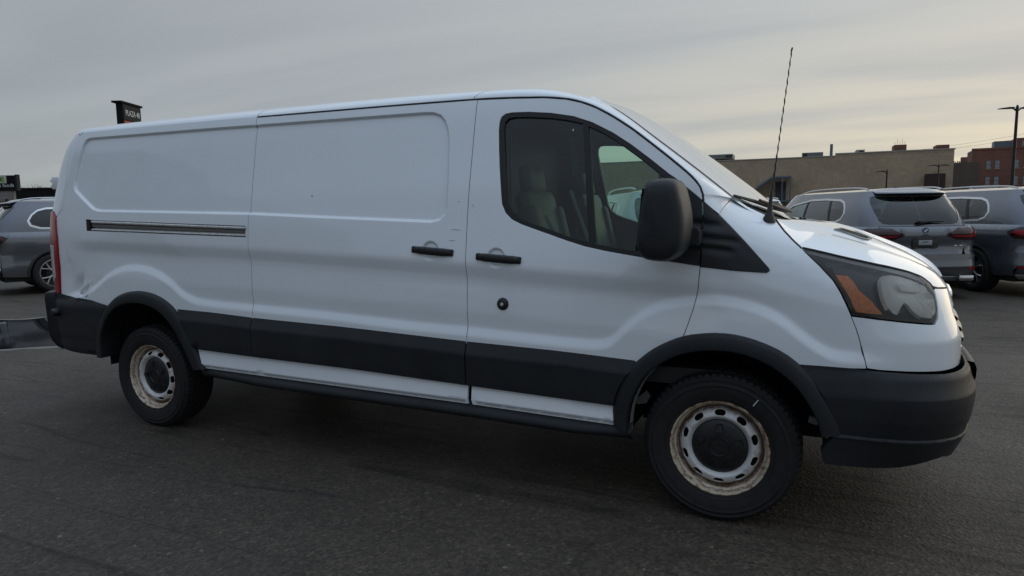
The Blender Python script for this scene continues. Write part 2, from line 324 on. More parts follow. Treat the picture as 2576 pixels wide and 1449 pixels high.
def S(a,z,off=0.,feat=True):
    a=np.asarray(a,float); z=np.asarray(z,float); a,z,off=np.broadcast_arrays(a,z,off)
    x0=np.clip(a,-4.4,.2)
    t=np.clip((np.minimum(a,.3)+1.27)/-1.47,-.2,1.25)
    w=wF(z)*(1-t)+wR(z)*t
    yf=fYT(fZT(np.maximum(a,-.6))-z)   # fender rollover
    m=sstep(-.12,.02,a); k=.02
    h=np.clip(.5+.5*(w-yf)/k,0,1); sm=w*(1-h)+yf*h-k*h*(1-h)
    w=w*(1-m)+sm*m
    e=np.zeros(a.shape)
    if feat:
        ff=sstep(.75,.45,a)
        e=e+gG(z-zf(a))*ff*sstep(-4.6,-4.45,a)+gV(z-zu(a))*sstep(.45,-.3,a)*sstep(-4.5,-4.2,a)
        s=sdf(RECU,a,z); e=e-.017*sstep(.005,-.010,s)
        for hx,hz in ((-1.086,1.210),(-1.471,1.243)):
            e=e-.013*sstep(1.0,.72,np.hypot((a-hx+.018)/.053,(z-hz)/.053))
        # dent in front of the tail lamp
        for (cx,cz,rx,rz,an,am) in ((-4.41,.965,.030,.085,-.7,-.026),(-4.355,.93,.012,.060,-.6,.020),(-4.325,.935,.010,.055,-.9,-.018),(-4.285,.965,.014,.05,-.6,.010),(-4.47,1.03,.09,.10,0,-.010),(-4.385,.905,.03,.012,0,-.014),(-4.36,1.12,.2,.10,-.5,-.008),(-4.48,1.16,.012,.08,.2,-.003)):
            dx=a-cx;dz=z-cz;c,s_=np.cos(an),np.sin(an);u=(dx*c+dz*s_)/rx;v=(-dx*s_+dz*c)/rz
            e=e+am*np.exp(-(u*u+v*v))
    q=a-.2; nx=np.where(a>.0,_fx(q),a); ny=np.where(a>.0,_fy(q),1.)
    B=sstep(.25,.9,a)
    nx=nx+_fL(z)*B
    r=-(a+4.4); nx=np.where(a<-4.2,_grx(r),nx); ny=np.where(a<-4.2,_gry(r),ny)
    nx=nx+np.where(a<-3.9,_fRL(z)*sstep(-4.2,-4.75,a),0)
    # plan normal
    d=1e-3
    def pl(a):
        q=a-.2; X=np.where(a>0,_fx(q),a); Y=np.where(a>0,_fy(q),1.)
        r=-(a+4.4); X=np.where(a<-4.2,_grx(r),X); Y=np.where(a<-4.2,_gry(r),Y); return X,Y
    X1,Y1=pl(a-d);X2,Y2=pl(a+d); tx,ty=X2-X1,Y2-Y1; n=np.hypot(tx,ty)+1e-12
    ox,oy=-ty/n,tx/n   # outward with y measured positive outward: side tangent (1,0)->(0,1)
    e=e+off+sstep(.45,.95,a)*np.interp(z,[.70,.76,.875,.895,.97,1.1],[.0,.010,.016,.014,.0,0.])
    return np.stack([nx+e*ox,-(ny*w+e*oy),z+0*a],-1)
def cdt_region(poly,holes,h,hb,extra):
    B=dens(poly,hb)
    if area(B)<0: B=B[::-1]
    Hs=[]
    for q in holes:
        q=dens(q,hb); 
        if area(q)>0: q=q[::-1]
        Hs.append(q)
    lo=B.min(0); hi=B.max(0)
    gx,gz=np.meshgrid(np.arange(lo[0]+h*.5,hi[0],h),np.arange(lo[1]+h*.5,hi[1],h))
    gx=gx+((np.arange(gx.shape[0])%2)*h*.5)[:,None]
    G=np.stack([gx.ravel(),gz.ravel()],1)
    def ok(G,m):
        k=sdf(B,G[:,0],G[:,1])<-m
        for q in Hs: k&=sdf(q,G[:,0],G[:,1])>m
        return G[k]
    G=ok(G,h*.45)
    if extra is not None and len(extra):
        E=ok(np.asarray(extra),.0035)
        # drop grid points very near the feature points
        if len(E):
            cell={}
            r=.006
            for p in E: cell[(int(p[0]//r),int(p[1]//r))]=1
            keep=[not any((int(g[0]//r)+i,int(g[1]//r)+j) in cell for i in (-1,0,1) for j in (-1,0,1)) for g in G]
            G=np.concatenate([G[np.array(keep)],E]) if len(G) else E
    V=list(map(tuple,B)); E=[(i,(i+1)%len(B)) for i in range(len(B))]
    for q in Hs:
        o=len(V); V+=list(map(tuple,q)); E+=[(o+i,o+(i+1)%len(q)) for i in range(len(q))]
    V+=list(map(tuple,G))
    vs,es,fs,_,_,_=delaunay_2d_cdt([Vector(v) for v in V],E,[],0,1e-7)
    vs=np.array([tuple(v) for v in vs]); fs=np.array(fs); c=vs[fs].mean(1)
    k=sdf(B,c[:,0],c[:,1])<0
    for q in Hs: k&=sdf(q,c[:,0],c[:,1])>0
    fs=fs[k]
    a=vs[fs]; ar=(a[:,1,0]-a[:,0,0])*(a[:,2,1]-a[:,0,1])-(a[:,2,0]-a[:,0,0])*(a[:,1,1]-a[:,0,1])
    fs[ar<0]=fs[ar<0][:,::-1]
    return vs,fs,[B]+Hs
def snormal(surf,V,off):
    d=1e-3; a,z=V[:,0],V[:,1]
    du=surf(a+d,z,off(a+d,z))-surf(a-d,z,off(a-d,z)); dv=surf(a,z+d,off(a,z+d))-surf(a,z-d,off(a,z-d))
    n=np.cross(du,dv); return n/(np.linalg.norm(n,axis=1,keepdims=True)+1e-15)
def panel(name,poly,mat,parent,surf=None,holes=(),h=.03,hb=.015,off=0.,flange=.018,extra=None,mirror=0,edge=.0025,nm=None):
    """mesh of a region of a surface; mirror: 0 right side, 1 both sides (returns both), -1 left only"""
    surf=surf or S
    offf=off if callable(off) else (lambda a,z:off+0*a)
    V2,F,loops=cdt_region(poly,list(holes),h,hb,extra)
    P=surf(V2[:,0],V2[:,1],offf(V2[:,0],V2[:,1])); Nn=snormal(surf,V2,offf)
    Vs=[P]; Ns=[Nn]; Fs=[F]; cnt=len(P)
    if flange:
        for B in loops:
            b=surf(B[:,0],B[:,1],offf(B[:,0],B[:,1])); n=snormal(surf,B,offf)
            t=np.roll(b,-1,0)-np.roll(b,1,0); t/=np.linalg.norm(t,axis=1,keepdims=True)+1e-12
            o=np.cross(t,n); m=len(B)
            nn=n+o; nn/=np.linalg.norm(nn,axis=1,keepdims=True)
            r0,r1,r2=b,b+o*edge*.6-n*edge,b+o*edge*.6-n*flange
            Vs+=[r0,r1,r2]; Ns+=[n,o*.8+n*.2,o]
            i=np.arange(m); j=(i+1)%m
            for k in (0,1):
                A=cnt+k*m; C=cnt+(k+1)*m
                Fs.append(np.stack([A+i,C+i,C+j],1)); Fs.append(np.stack([A+i,C+j,A+j],1))
            cnt+=3*m
    V=np.concatenate(Vs); N=np.concatenate(Ns); F=np.concatenate(Fs); N/=np.linalg.norm(N,axis=1,keepdims=True)
    out=[]
    for sgn in ((1,) if mirror==0 else ((1,-1) if mirror==1 else (-1,))):
        v=V*np.array([1,sgn,1]); n=N*np.array([1,sgn,1]); f=F if sgn==1 else F[:,::-1]
        me=bpy.data.meshes.new(name); me.from_pydata(v.tolist(),[],f.tolist()); me.update(); me.shade_smooth()
        me.normals_split_custom_set_from_vertices(n.tolist())
        out.append(link(nm[0] if nm and sgn==1 else name,me,mat,parent))
    return out[0] if len(out)==1 else out
def loft(name,rows,mat,parent,mirror=1,smooth=True,closed=False):
    """rows: list of equally long point lists -> quad grid"""
    R=np.array(rows,float); m,n,_=R.shape
    F=[]
    for i in range(m-1):
        for j in range(n-1 if not closed else n):
            F.append((i*n+j,i*n+(j+1)%n,(i+1)*n+(j+1)%n,(i+1)*n+j))
    F=np.array(F); V=R.reshape(-1,3); out=[]
    for sgn in ((1,) if mirror==0 else (1,-1)):
        v=V*np.array([1,sgn,1]); f=F if sgn==1 else F[:,::-1]
        out.append(pydata(name,v,f,mat,parent,smooth))
    return out[0] if len(out)==1 else out
def bez(a,b,c,d,n=10):
    t=np.linspace(0,1,n)[:,None]; a,b,c,d=[np.array(q,float) for q in (a,b,c,d)]
    return (1-t)**3*a+3*(1-t)**2*t*b+3*(1-t)*t*t*c+t**3*d
def curve3(pts,key,q):
    pts=np.array(pts,float); return np.stack([np.interp(q,key,pts[:,k]) for k in range(3)],1)
def smooth_curve(P,n=60,it=2):
    P=chaikin([np.array(p,float) for p in P],it,False); P=np.array(P); s=np.concatenate([[0],np.cumsum(np.linalg.norm(np.diff(P,axis=0),axis=1))]); s/=s[-1]
    q=np.linspace(0,1,n); return np.stack([np.interp(q,s,P[:,k]) for k in range(P.shape[1])],1)
# ================================================================== THE VAN
van=thing('cargo_van','white low-roof cargo van with dented rear quarter and black lower cladding, filling the foreground','van')
zct=lambda a:np.interp(a,[-4.7,-4.25,-3.08,-2.738,-2.05,-1.28,-.75,-.37,.32,.9],[.90,.862,.835,.818,.801,.770,.756,.737,.775,.772])
zcb=lambda a:np.interp(a,[-3.6,-3.115,-2.732,-2.014,-1.285,-.486,0],[.60,.587,.576,.563,.538,.512,.50])
zsb=lambda a:np.interp(a,[-3.6,-3.133,-2.70,-1.269,-.497,0],[.47,.462,.454,.431,.411,.40])
DRIP=[(-4.58,2.043),(-3.6,2.043),(-2.749,2.041),(-2.29,2.040),(-1.8,2.040),(-1.277,2.037),(-1.09,2.030),(-.901,2.018),(-.779,2.0),(-.699,1.977),(-.62,1.943),(-.532,1.892),(-.436,1.827),(-.343,1.754),(-.252,1.681),(-.164,1.607),(-.122,1.565),(-.102,1.531),(-.093,1.497)]
zdr=lambda a:np.interp(a,[p[0] for p in DRIP],[p[1] for p in DRIP])
GAPF=[(-.093,1.497),(-.091,1.414),(-.093,1.29),(-.095,1.19),(-.103,1.08),(-.121,.995),(-.145,.916),(-.161,.868)]
AFO=[(-.486,.422),(-.49,.509),(-.473,.58),(-.447,.643),(-.413,.697),(-.371,.739),(-.305,.798),(-.233,.84),(-.155,.874),(-.048,.892),(.042,.893),(.122,.88),(.202,.854),(.266,.824),(.327,.779),(.376,.73),(.423,.668),(.463,.596),(.488,.54),(.50,.487)]
AFI=[(-.417,.387),(-.413,.465),(-.4,.536),(-.371,.603),(-.346,.652),(-.305,.698),(-.249,.745),(-.185,.782),(-.107,.806),(-.031,.816),(.051,.816),(.124,.802),(.19,.776),(.254,.738),(.311,.689),(.355,.631),(.388,.573),(.410,.52),(.42,.475)]
ARO=[(-4.25,.46),(-4.236,.552),(-4.206,.647),(-4.167,.724),(-4.112,.80),(-4.042,.862),(-3.962,.91),(-3.867,.94),(-3.763,.952),(-3.663,.947),(-3.567,.925),(-3.487,.89),(-3.421,.846),(-3.36,.768),(-3.313,.693),(-3.276,.627),(-3.245,.561),(-3.219,.502),(-3.19,.458)]
ARI=[(-4.175,.46),(-4.165,.594),(-4.129,.67),(-4.074,.747),(-4.003,.81),(-3.919,.849),(-3.812,.869),(-3.711,.867),(-3.626,.854),(-3.544,.823),(-3.478,.774),(-3.427,.721),(-3.388,.663),(-3.351,.596),(-3.325,.539),(-3.297,.487),(-3.28,.450)]
WOUT=[(-1.137,1.905),(-1.129,1.932),(-1.105,1.948),(-1.07,1.952),(-.98,1.949),(-.856,1.934),(-.735,1.909),(-.636,1.872),(-.529,1.815),(-.433,1.751),(-.34,1.680),(-.249,1.607),(-.214,1.583)]
WBOT=[(-.36,1.225),(-.45,1.237),(-.541,1.252),(-.635,1.271),(-.731,1.299),(-.831,1.332),(-.912,1.358),(-.974,1.379),(-1.026,1.403),(-1.063,1.437),(-1.086,1.482),(-1.099,1.568),(-1.114,1.664),(-1.127,1.761),(-1.137,1.859)]
def rng(f,x0,x1,n=30,dz=0): return [(x,float(f(x))+dz) for x in np.linspace(x0,x1,n)]
def feats(x0,x1):
    E=[]
    xs=np.arange(x0+.008,x1,.016)
    for rel in (-.02,-.010,0,.010,.020,.030,.040,.050,.062): E+= [(x,float(v)+rel) for x,v in zip(xs,zf(xs))]
    for rel in (-.06,-.045,-.03,-.015,0,.015,.03,.05,.07): E+= [(x,float(v)+rel) for x,v in zip(xs,zu(xs))]
    if x0<-1.3:
        C=dens(RECU,.012)
        if area(C)<0: C=C[::-1]
        t=np.roll(C,-1,0)-np.roll(C,1,0); t/=np.linalg.norm(t,axis=1,keepdims=True)+1e-12; o=np.stack([t[:,1],-t[:,0]],1)
        for d in (-.014,-.0085,-.0035,.0015,.007): E+=[tuple(q) for q in C+o*d if x0<q[0]<x1]
    for hx,hz in ((-1.104,1.210),(-1.489,1.243)):
        if x0<hx<x1: E+=[(hx+r*math.cos(t),hz+r*math.sin(t)) for r in (.010,.022,.030,.037,.042,.047,.052,.057) for t in np.linspace(0,2*math.pi,40,endpoint=False)]
    if x0<-4.3:
        gx,gz=np.meshgrid(np.arange(-4.52,-4.24,.008),np.arange(.87,1.09,.008)); E+=list(zip(gx.ravel(),gz.ravel()))
    return E
G=.0028
gR,gB=-2.757,-1.276
# --- rear quarter
rgap=[(-4.602,2.043),(-4.56,1.89),(-4.532,1.70),(-4.515,1.54),(-4.54,1.50),(-4.60,1.455),(-4.602,1.44),(-4.575,1.30),(-4.575,1.10),(-4.60,.90)]
arch_r=[p for p in ARO if p[1]>.80 or p[0]>-3.5]
poly=[(-4.60,.89),(-4.45,.872),(-4.25,.855),(-4.10,.80)]+[(x,z-.012) for x,z in ARO[5:13]]+[(-3.36,.80)]+rng(zct,-3.30,gR-G,16,-.012)+[(gR-G,float(zdr(gR)))]+rng(zdr,gR-.05,-4.58,40)+rgap
RAILP=[(-4.245,1.430),(-2.748,1.381),(-2.748,1.310),(-4.245,1.352)]
polyQ=poly
railh=[(-4.245,1.430),(-2.775,1.382),(-2.775,1.311),(-4.245,1.352)]
q_right=panel('rear_quarter_panel',polyQ,'white_paint',van,h=.04,hb=.012,flange=.02,extra=feats(-4.7,gR),holes=[railh])
q_right['label']='rear quarter panel with a crumpled dent above the bumper'
# sliding-door rail: recessed channel with a bright guide
def railsurf(a,z,off=0.): return S(a,z,off,False)
panel('rail_channel',[(-4.25,1.435),(-2.77,1.387),(-2.77,1.306),(-4.25,1.347)],'liner',van,surf=railsurf,h=.08,hb=.03,off=-.032,flange=0)
def strip(name,x0,x1,zfun,w,offs,mat,parent,n=30,mirror=0,srf=None):
    rows=[]
    for x in np.linspace(x0,x1,n):
        zc=zfun(x); rows.append([(srf or S)(x,zc+dz,o) if srf is None else srf(x,zc+dz,o) for dz,o in offs])
    return loft(name,np.array(rows),mat,parent,mirror)
zrt=lambda x:np.interp(x,[-4.245,-2.765],[1.430,1.381]); zrb=lambda x:np.interp(x,[-4.245,-2.765],[1.352,1.311])
strip('slide_rail',-4.19,-2.768,zrt,0,[(-.006,-.03),(-.006,.001),(-.010,.004),(-.020,.004),(-.022,.0),(-.022,-.026)],'steel_bright',van)
strip('slide_rail',-4.19,-2.768,zrb,0,[(.024,-.03),(.019,-.008),(.014,.0),(.010,.002),(.006,-.002),(.006,-.03)],'steel_bright',van)
strip('rail_groove',-4.235,-2.768,lambda x:(zrt(x)+zrb(x))/2,0,[(.014,-.028),(.008,-.014),(-.008,-.014),(-.014,-.028)],'belt',van)
MB().prism([(-4.242,1.350),(-4.205,1.349),(-4.205,1.432),(-4.242,1.433)],'y',-.975,-1.001,.002).build('rail_end_cap','black_plastic',van)
# --- sliding door
poly=[(gR+G,float(zct(gR))-.012)]+rng(zct,gR+.05,gB-.05,14,-.012)+[(gB-G,float(zct(gB))-.012),(gB-G,float(zdr(gB))-.006)]+rng(zdr,gB-.05,gR+.05,20,-.006)+[(gR+G,float(zdr(gR))-.006)]
sdoor=panel('sliding_door',poly,'white_paint',van,h=.04,hb=.014,extra=feats(gR,gB))
# --- front doors (both sides)
notch=[(-.0985+.0,1.19)]
gf=[(x-G,z) for x,z in GAPF]
poly=[(gB+G,float(zct(gB))-.012)]+rng(zct,gB+.05,-.42,14,-.012)+[(-.385,.71),(-.305,.785),(-.233,.827),(-.170,.853)]+gf[::-1][1:-4]+[(-.0978,1.188),(-.231,1.206),(-.36,1.223)]+WBOT[1:]+WOUT+[(-.120,1.505),(-.0958,1.484)]+[(-.0958,1.50),(-.105,1.529),(-.125,1.560)]+[(x-.001,z-.007) for x,z in DRIP[::-1][3:-5]]+[(gB+G,float(zdr(gB))-.006)]
fd=panel('front_door',poly,'white_paint',van,h=.03,hb=.012,extra=feats(gB,-.1),mirror=1)
# the far side of the body
far=[(-4.60,.89),(-4.45,.872),(-4.25,.855),(-4.10,.80)]+[(x,z-.012) for x,z in ARO[5:13]]+[(-3.36,.80)]+rng(zct,-3.30,gB-G,16,-.012)+[(gB-G,float(zdr(gB)))]+rng(zdr,gB-.05,-4.58,40)+rgap
panel('left_side_panel',far,'white_paint',van,h=.07,hb=.03,mirror=-1,extra=[e for i,e in enumerate(feats(-4.2,gB)) if i%2==0])
# --- seals and glass in the front doors
P1=[(-1.110,1.862),(-1.106,1.902),(-1.088,1.922),(-1.05,1.926),(-.977,1.922),(-.854,1.908),(-.773,1.893),(-.684,1.869),(-.664,1.737),(-.634,1.465),(-.616,1.291),(-.713,1.316),(-.832,1.356),(-.934,1.389),(-.991,1.412),(-1.034,1.447),(-1.058,1.495),(-1.081,1.662)]
P2=[(-.655,1.854),(-.576,1.815),(-.479,1.753),(-.384,1.683),(-.265,1.587),(-.200,1.53),(-.17,1.35),(-.20,1.245),(-.362,1.249),(-.451,1.261),(-.586,1.284),(-.617,1.554)]
sealp=WOUT+[(-.17,1.545),(-.15,1.38),(-.17,1.225),(-.36,1.226)]+WBOT[1:]
panel('window_seal',sealp,'dark_seal',van,h=.06,hb=.012,off=lambda a,z:-.003+0*a,flange=.03,holes=[P1,P2],mirror=1)
for P in (P1,P2): panel('side_window',P,'side_glass',van,h=.12,hb=.03,off=-.016,flange=0,mirror=1)
# sail panel (black triangle) in two pieces either side of the door gap
def ribs(a,z):
    e=.006+0*a
    for zc,zw,x1 in ((1.375,.018,-.02),(1.315,.016,.05),(1.27,.016,.03)):
        e=e-.012*np.exp(-((z-zc+.12*(a+.09))/zw)**2)*sstep(x1+.04,x1-.02,a)
    return e
TH=[(-.214,1.583),(-.120,1.505),(-.0955,1.484)]
tE=[]
gx,gz=np.meshgrid(np.arange(-.36,.2,.012),np.arange(1.18,1.5,.012)); tE=list(zip(gx.ravel(),gz.ravel()))
panel('sail_panel',[(-.0985,1.192),(-.231,1.210),(-.34,1.227),(-.19,1.235),(-.165,1.35),(-.175,1.50),(-.205,1.572),(-.122,1.502),(-.0975,1.481),(-.0965,1.414),(-.0975,1.29)],'black_plastic',van,off=ribs,h=.03,hb=.012,extra=tE,flange=.012,mirror=1)
panel('sail_panel',[(-.0895,1.475),(-.026,1.416),(.086,1.301),(.190,1.186),(.1945,1.175),(.186,1.167),(.162,1.167),(.054,1.173),(-.0895,1.189),(-.0865,1.29),(-.0855,1.414)],'black_plastic',van,off=ribs,h=.03,hb=.012,extra=tE,flange=.012,mirror=1)
# --- fenders
gfF=[(x+G,z) for x,z in GAPF]
HD=[(.331,1.267),(.414,1.198),(.467,1.139),(.492,1.088),(.511,1.041),(.526,.992)]
FS=[(.526,.990),(.542,.939),(.559,.875),(.576,.811),(.583,.779)]
TOPF=[(.017,1.491),(.027,1.489),(.051,1.472),(.081,1.451),(.109,1.436),(.152,1.415),(.191,1.398),(.205,1.395)]
HL=[(.205,1.392),(.246,1.341),(.284,1.303),(.324,1.269)]
poly=[(-.160,.862),(-.155,.866),(-.048,.885),(.042,.886),(.122,.873),(.202,.847),(.266,.817),(.322,.777),(.413,.777),(.523,.775),(.580,.777)]+[(x-G,z) for x,z in FS[::-1][1:]]+[(x-.005,z-.002) for x,z in HD[::-1][1:]]+[(x-.003,z-.003) for x,z in HL[::-1]]+TOPF[::-1]+[(.005,1.470),(-.011,1.443),(-.022,1.418),(.087,1.304),(.192,1.186),(.1975,1.174),(.186,1.1625),(.162,1.163),(.054,1.168),(-.092,1.183)]+gfF[4:]
gx,gz=np.meshgrid(np.arange(0,.36,.012),np.arange(1.25,1.5,.012))
panel('fender',poly,'white_paint',van,h=.03,hb=.012,extra=feats(-.16,.6)+list(zip(gx.ravel(),gz.ravel())),mirror=1)
# --- white nose panel below and beside the lamps
zhe=lambda a:np.interp(a,[.9,1.0,1.1,1.3,AMAX],[1.106,1.097,1.090,1.080,1.075])
HB=[(.526,.990),(.634,.979),(.732,.969),(.813,.961),(.862,.958),(.888,.980),(.908,1.022),(.920,1.060),(.930,1.092),(.937,1.104)]
GT=[(1.06,1.0),(1.055,.96),(1.06,.84)]
poly=[(.586,.779)]+[(.632,.774),(.745,.770),(.877,.767),(1.05,.768),(AMAX-.002,.768),(AMAX-.002,.83),(1.10,.83),(1.055,.85),(1.05,.95),(1.06,1.01),(AMAX-.002,1.02),(AMAX-.002,1.068)]+rng(zhe,AMAX-.05,.945,8,-.006)+[(x+.003,z-.003) for x,z in HB[::-1][1:]]+[(x+G,z) for x,z in FS[1:-1]]
panel('nose_panel',poly,'white_paint',van,h=.03,hb=.012,mirror=1)
# grille behind the opening
for s in (1,-1):
    pass
rows=[]
for z in np.linspace(.80,1.05,6): rows.append([S(a,z,-.03,False) for a in np.linspace(1.0,AMAX,14)])
loft('grille',rows,'liner',van,1)
for z0 in (.87,.915,.96):
    rows=[]
    for a in np.linspace(1.10,AMAX,16): rows.append([S(a,z0+dz,o,False) for dz,o in ((-.013,-.025),(-.012,-.004),(-.006,.003),(.006,.002),(.011,-.004),(.012,-.025))])
    loft('grille_bar',rows,'alloy_bar',van,1)
b=MB(); b.lathe([(.0,.02),(.05,.018),(.062,.010),(.066,.0),(.066,-.02)],32,'x',(0,0,0)); o=b.build('grille_emblem','oval_blue',van); o.scale=(1,1.7,.75)
c=S(AMAX,.99,.02,False); o.location=(c[0],0,.99)
b=MB(); b.lathe([(.064,.004),(.070,.008),(.074,.0),(.070,-.01)],32,'x'); o2=b.build('emblem_ring','chrome',van); o2.scale=(1,1.7,.75); o2.location=(c[0],0,.99)
# --- lower bumper in grained plastic
def boff(a,z):
    k=sstep(.45,.80,a)
    pr=np.interp(z,[.26,.30,.345,.40,.472,.480,.490,.55,.62,.662,.70,.745,.760,.768],[-.06,-.03,-.005,.022,.052,.056,.048,.066,.074,.074,.058,.040,.026,.0])
    pr0=np.interp(z,[.26,.345,.472,.480,.490,.55,.655,.668,.72,.768],[.0,.006,.020,.024,.014,.020,.026,.025,.016,.002])
    return pr0*(1-k)+pr*k
bl=lambda a:np.interp(a,[.42,.53,.66,.75,.82,.9,1.0,AMAX],[.352,.350,.350,.360,.380,.40,.38,.36])
poly=[(.425,.405),(.433,.362)]+rng(bl,.44,AMAX-.002,24)+[(AMAX-.002,.762)]+[(1.05,.762),(.877,.760),(.745,.763),(.632,.767),(.523,.770),(.413,.772),(.335,.774),(.36,.74),(.40,.69),(.44,.62),(.465,.56),(.47,.48)]
ex=[]
for z in (.466,.473,.480,.486,.492,.52,.62,.645,.656,.667,.68,.70,.73,.746,.757): ex+=[(a,z) for a in np.arange(.42,AMAX,.02)]
panel('front_bumper',poly,'black_plastic',van,h=.03,hb=.012,off=boff,extra=ex,mirror=1,flange=.05)
# bumper guard pad standing proud at the front corner
rows=[]
for a in np.linspace(1.20,AMAX,18):
    rows.append([S(a,z,o,False) for z,o in ((.735,.02),(.760,.030),(.756,.055),(.730,.070),(.69,.074),(.675,.07),(.67,.05))])
loft('bumper_pad',rows,'black_plastic',van,1)
# --- wheel arch trims
def arch(name,O,I,mirror=1):
    o=smooth_curve(O,70,1); i=smooth_curve(I,70,1); rows=[]
    for k in range(70):
        r=[]
        for f,off in ((0,-.012),(0,.005),(.02,.012),(.06,.016),(.20,.024),(.24,.0255),(.90,.033),(.97,.031),(1.0,.024)):
            p=o[k]*(1-f)+i[k]*f; r.append(S(p[0],p[1],off,False))
        e=r[-1]; r.append(e+np.array([0,.05,0])); r.append(e+np.array([0,.14,0])); rows.append(r)
    return loft(name,rows,'black_plastic',van,mirror)
arch('wheel_arch_trim',AFO,AFI); arch('wheel_arch_trim',ARO,ARI)
# --- cladding strips and white sills
def coff(a,z):
    d=zct(a)-z; db=z-zcb(a)
    return .002+.028*np.interp(d,[0,.004,.058,.066,1],[0,.10,.92,1,1])-.010*sstep(.012,0,db)
def clad(x0,x1,pl=None,mirror=0):
    ex=[]
    for d in (.005,.02,.035,.05,.058,.066,.075): ex+=[(x,float(zct(x))-d) for x in np.arange(x0,x1,.03)]
    return panel('side_cladding',pl or (rng(zcb,x0,x1,12)+rng(zct,x1,x0,12)),'black_plastic',van,h=.05,hb=.02,off=coff,extra=ex,mirror=mirror)
c1=[(-3.27,.60)]+rng(zcb,-3.22,gR-.004,8)+rng(zct,gR-.004,-3.40,10)
clad(-3.4,gR-.004,c1,1); clad(gR+.004,gB-.0045,None,1)
c3=rng(zcb,gB+.0045,-.48,10)+[(-.478,.55),(-.46,.60),(-.435,.645),(-.40,.695),(-.372,.725)]+rng(zct,-.385,gB+.0045,10)
clad(gB,-.38,c3,1)
def sill(x0,x1,pl=None):
    return panel('sill_panel',pl or (rng(zsb,x0,x1,10)+rng(zcb,x1,x0,10,.01)),'white_paint',van,h=.04,hb=.03,off=lambda a,z:.000+.020*(1-np.clip((z-zsb(a))/.11,0,1))-.022*sstep(.030,.0,z-zsb(a))+0*a,mirror=1,extra=[(x,float(zsb(x))+d) for x in np.arange(x0,x1,.04) for d in (.008,.016,.024,.032,.04)])
sill(-3.2,gR+.032,[(-3.205,.47)]+rng(zsb,-3.19,gR+.064,6)+[(gR+.035,.53),(gR+.03,float(zcb(gR))+.01)]+rng(zcb,gR,-3.255,6,.01))
sill(gR+.04,gB-G); sill(gB+G+.02,-.46)
rows=[]
for x in np.linspace(-3.24,-.40,60):
    zb=float(zsb(x)); t=min(1,(x+3.24)/.5,(-.40-x)/.25); t=max(0,t)
    rows.append([(x,-y,zb+dz) for y,dz in ((.90,.02),(.965,.012),(.972,.004),(.975,-.008),(.982+.012*t,-.018),(.985+.025*t,-.030-.01*t),(.98+.025*t,-.045-.02*t),(.965,-.062-.012*t),(.90,-.075))])
loft('rocker_step',rows,'black_plastic',van,1)
# --- rear bumper corner, wraps round the back
def roff(a,z): return .010+.012*sstep(.87,.83,z)-.006*sstep(.60,.59,z)+0*a-.03*sstep(.50,.46,z)
zrbm=lambda a:np.interp(a,[-4.7,-4.56,-4.33,-4.2],[.48,.467,.462,.462])
poly=[(-4.24,.462)]+[(AMIN+.002,.50)]*0+[(-4.225,.552),(-4.20,.64),(-4.16,.715),(-4.11,.785),(-4.07,.82),(-4.09,.842),(-4.25,.866),(-4.45,.880),(-4.60,.897),(-4.80,.897),(AMIN+.002,.897),(AMIN+.002,.49),(-4.75,.485),(-4.56,.467)]
panel('rear_bumper',poly,'black_plastic',van,h=.04,hb=.014,off=roff,mirror=1,flange=.04,extra=[(a,z) for z in (.84,.855,.87,.59,.60,.61) for a in np.arange(-4.9,-4.1,.03)])
rows=[]
for a in np.linspace(-4.70,AMIN,26):
    t=sstep(-4.70,-4.73,a); rows.append([S(a,z,o*t+.012,False) for z,o in ((.90,-.01),(.905,.04),(.895,.060),(.85,.064),(.60,.064),(.54,.052),(.49,.02),(.47,-.01))])
loft('step_bumper',rows,'black_plastic',van,1)
k=S(-4.63,.765,.02,False)
MB().lathe([(.0,-.052),(.020,-.050),(.028,-.040),(.031,-.005),(.036,0),(.036,.02)],24,'y',tuple(k)).build('bumper_knob','cap_plastic',van)
# --- tail lamps and the rear corner / back doors
TL=[(-4.605,1.445),(-4.578,1.30),(-4.578,1.10),(-4.603,.905),(-4.70,.90),(-4.80,.905),(-4.815,1.10),(-4.80,1.35),(-4.76,1.47),(-4.70,1.492),(-4.66,1.487)]
tl=panel('tail_lamp',TL,'red_lens',van,h=.05,hb=.014,off=.010,mirror=1,flange=.03)
for s,o in zip((0,-1),tl):
    ch=panel('clear_lens',[(-4.640,1.245),(-4.645,1.02),(-4.69,.985),(-4.79,.99),(-4.79,1.25)],'clear_lens',o,h=.05,hb=.012,off=.0125,mirror=s,flange=.003)
bd=[(-4.605,2.035),(-4.566,1.89),(-4.538,1.70),(-4.521,1.54),(-4.546,1.504),(-4.607,1.458),(-4.66,1.492),(-4.70,1.498),(-4.765,1.475),(-4.806,1.35),(-4.82,1.10),(-4.806,.905),(AMIN+.004,.905),(AMIN+.004,2.035)]
panel('back_door',bd,'white_paint',van,h=.05,hb=.015,mirror=1)
for z in (1.70,):
    for s in (1,-1):
        c=S(-4.80,z,.01,False); b=MB(); b.box(-.03,.05,-.018,.022,-.045,.045,.006); b.box(-.055,-.028,-.012,.015,-.035,-.012,.004); b.box(-.055,-.028,-.012,.015,.008,.03,.004)
        o=b.build('door_hinge','white_paint',van); o.location=(c[0],s*c[1],c[2])
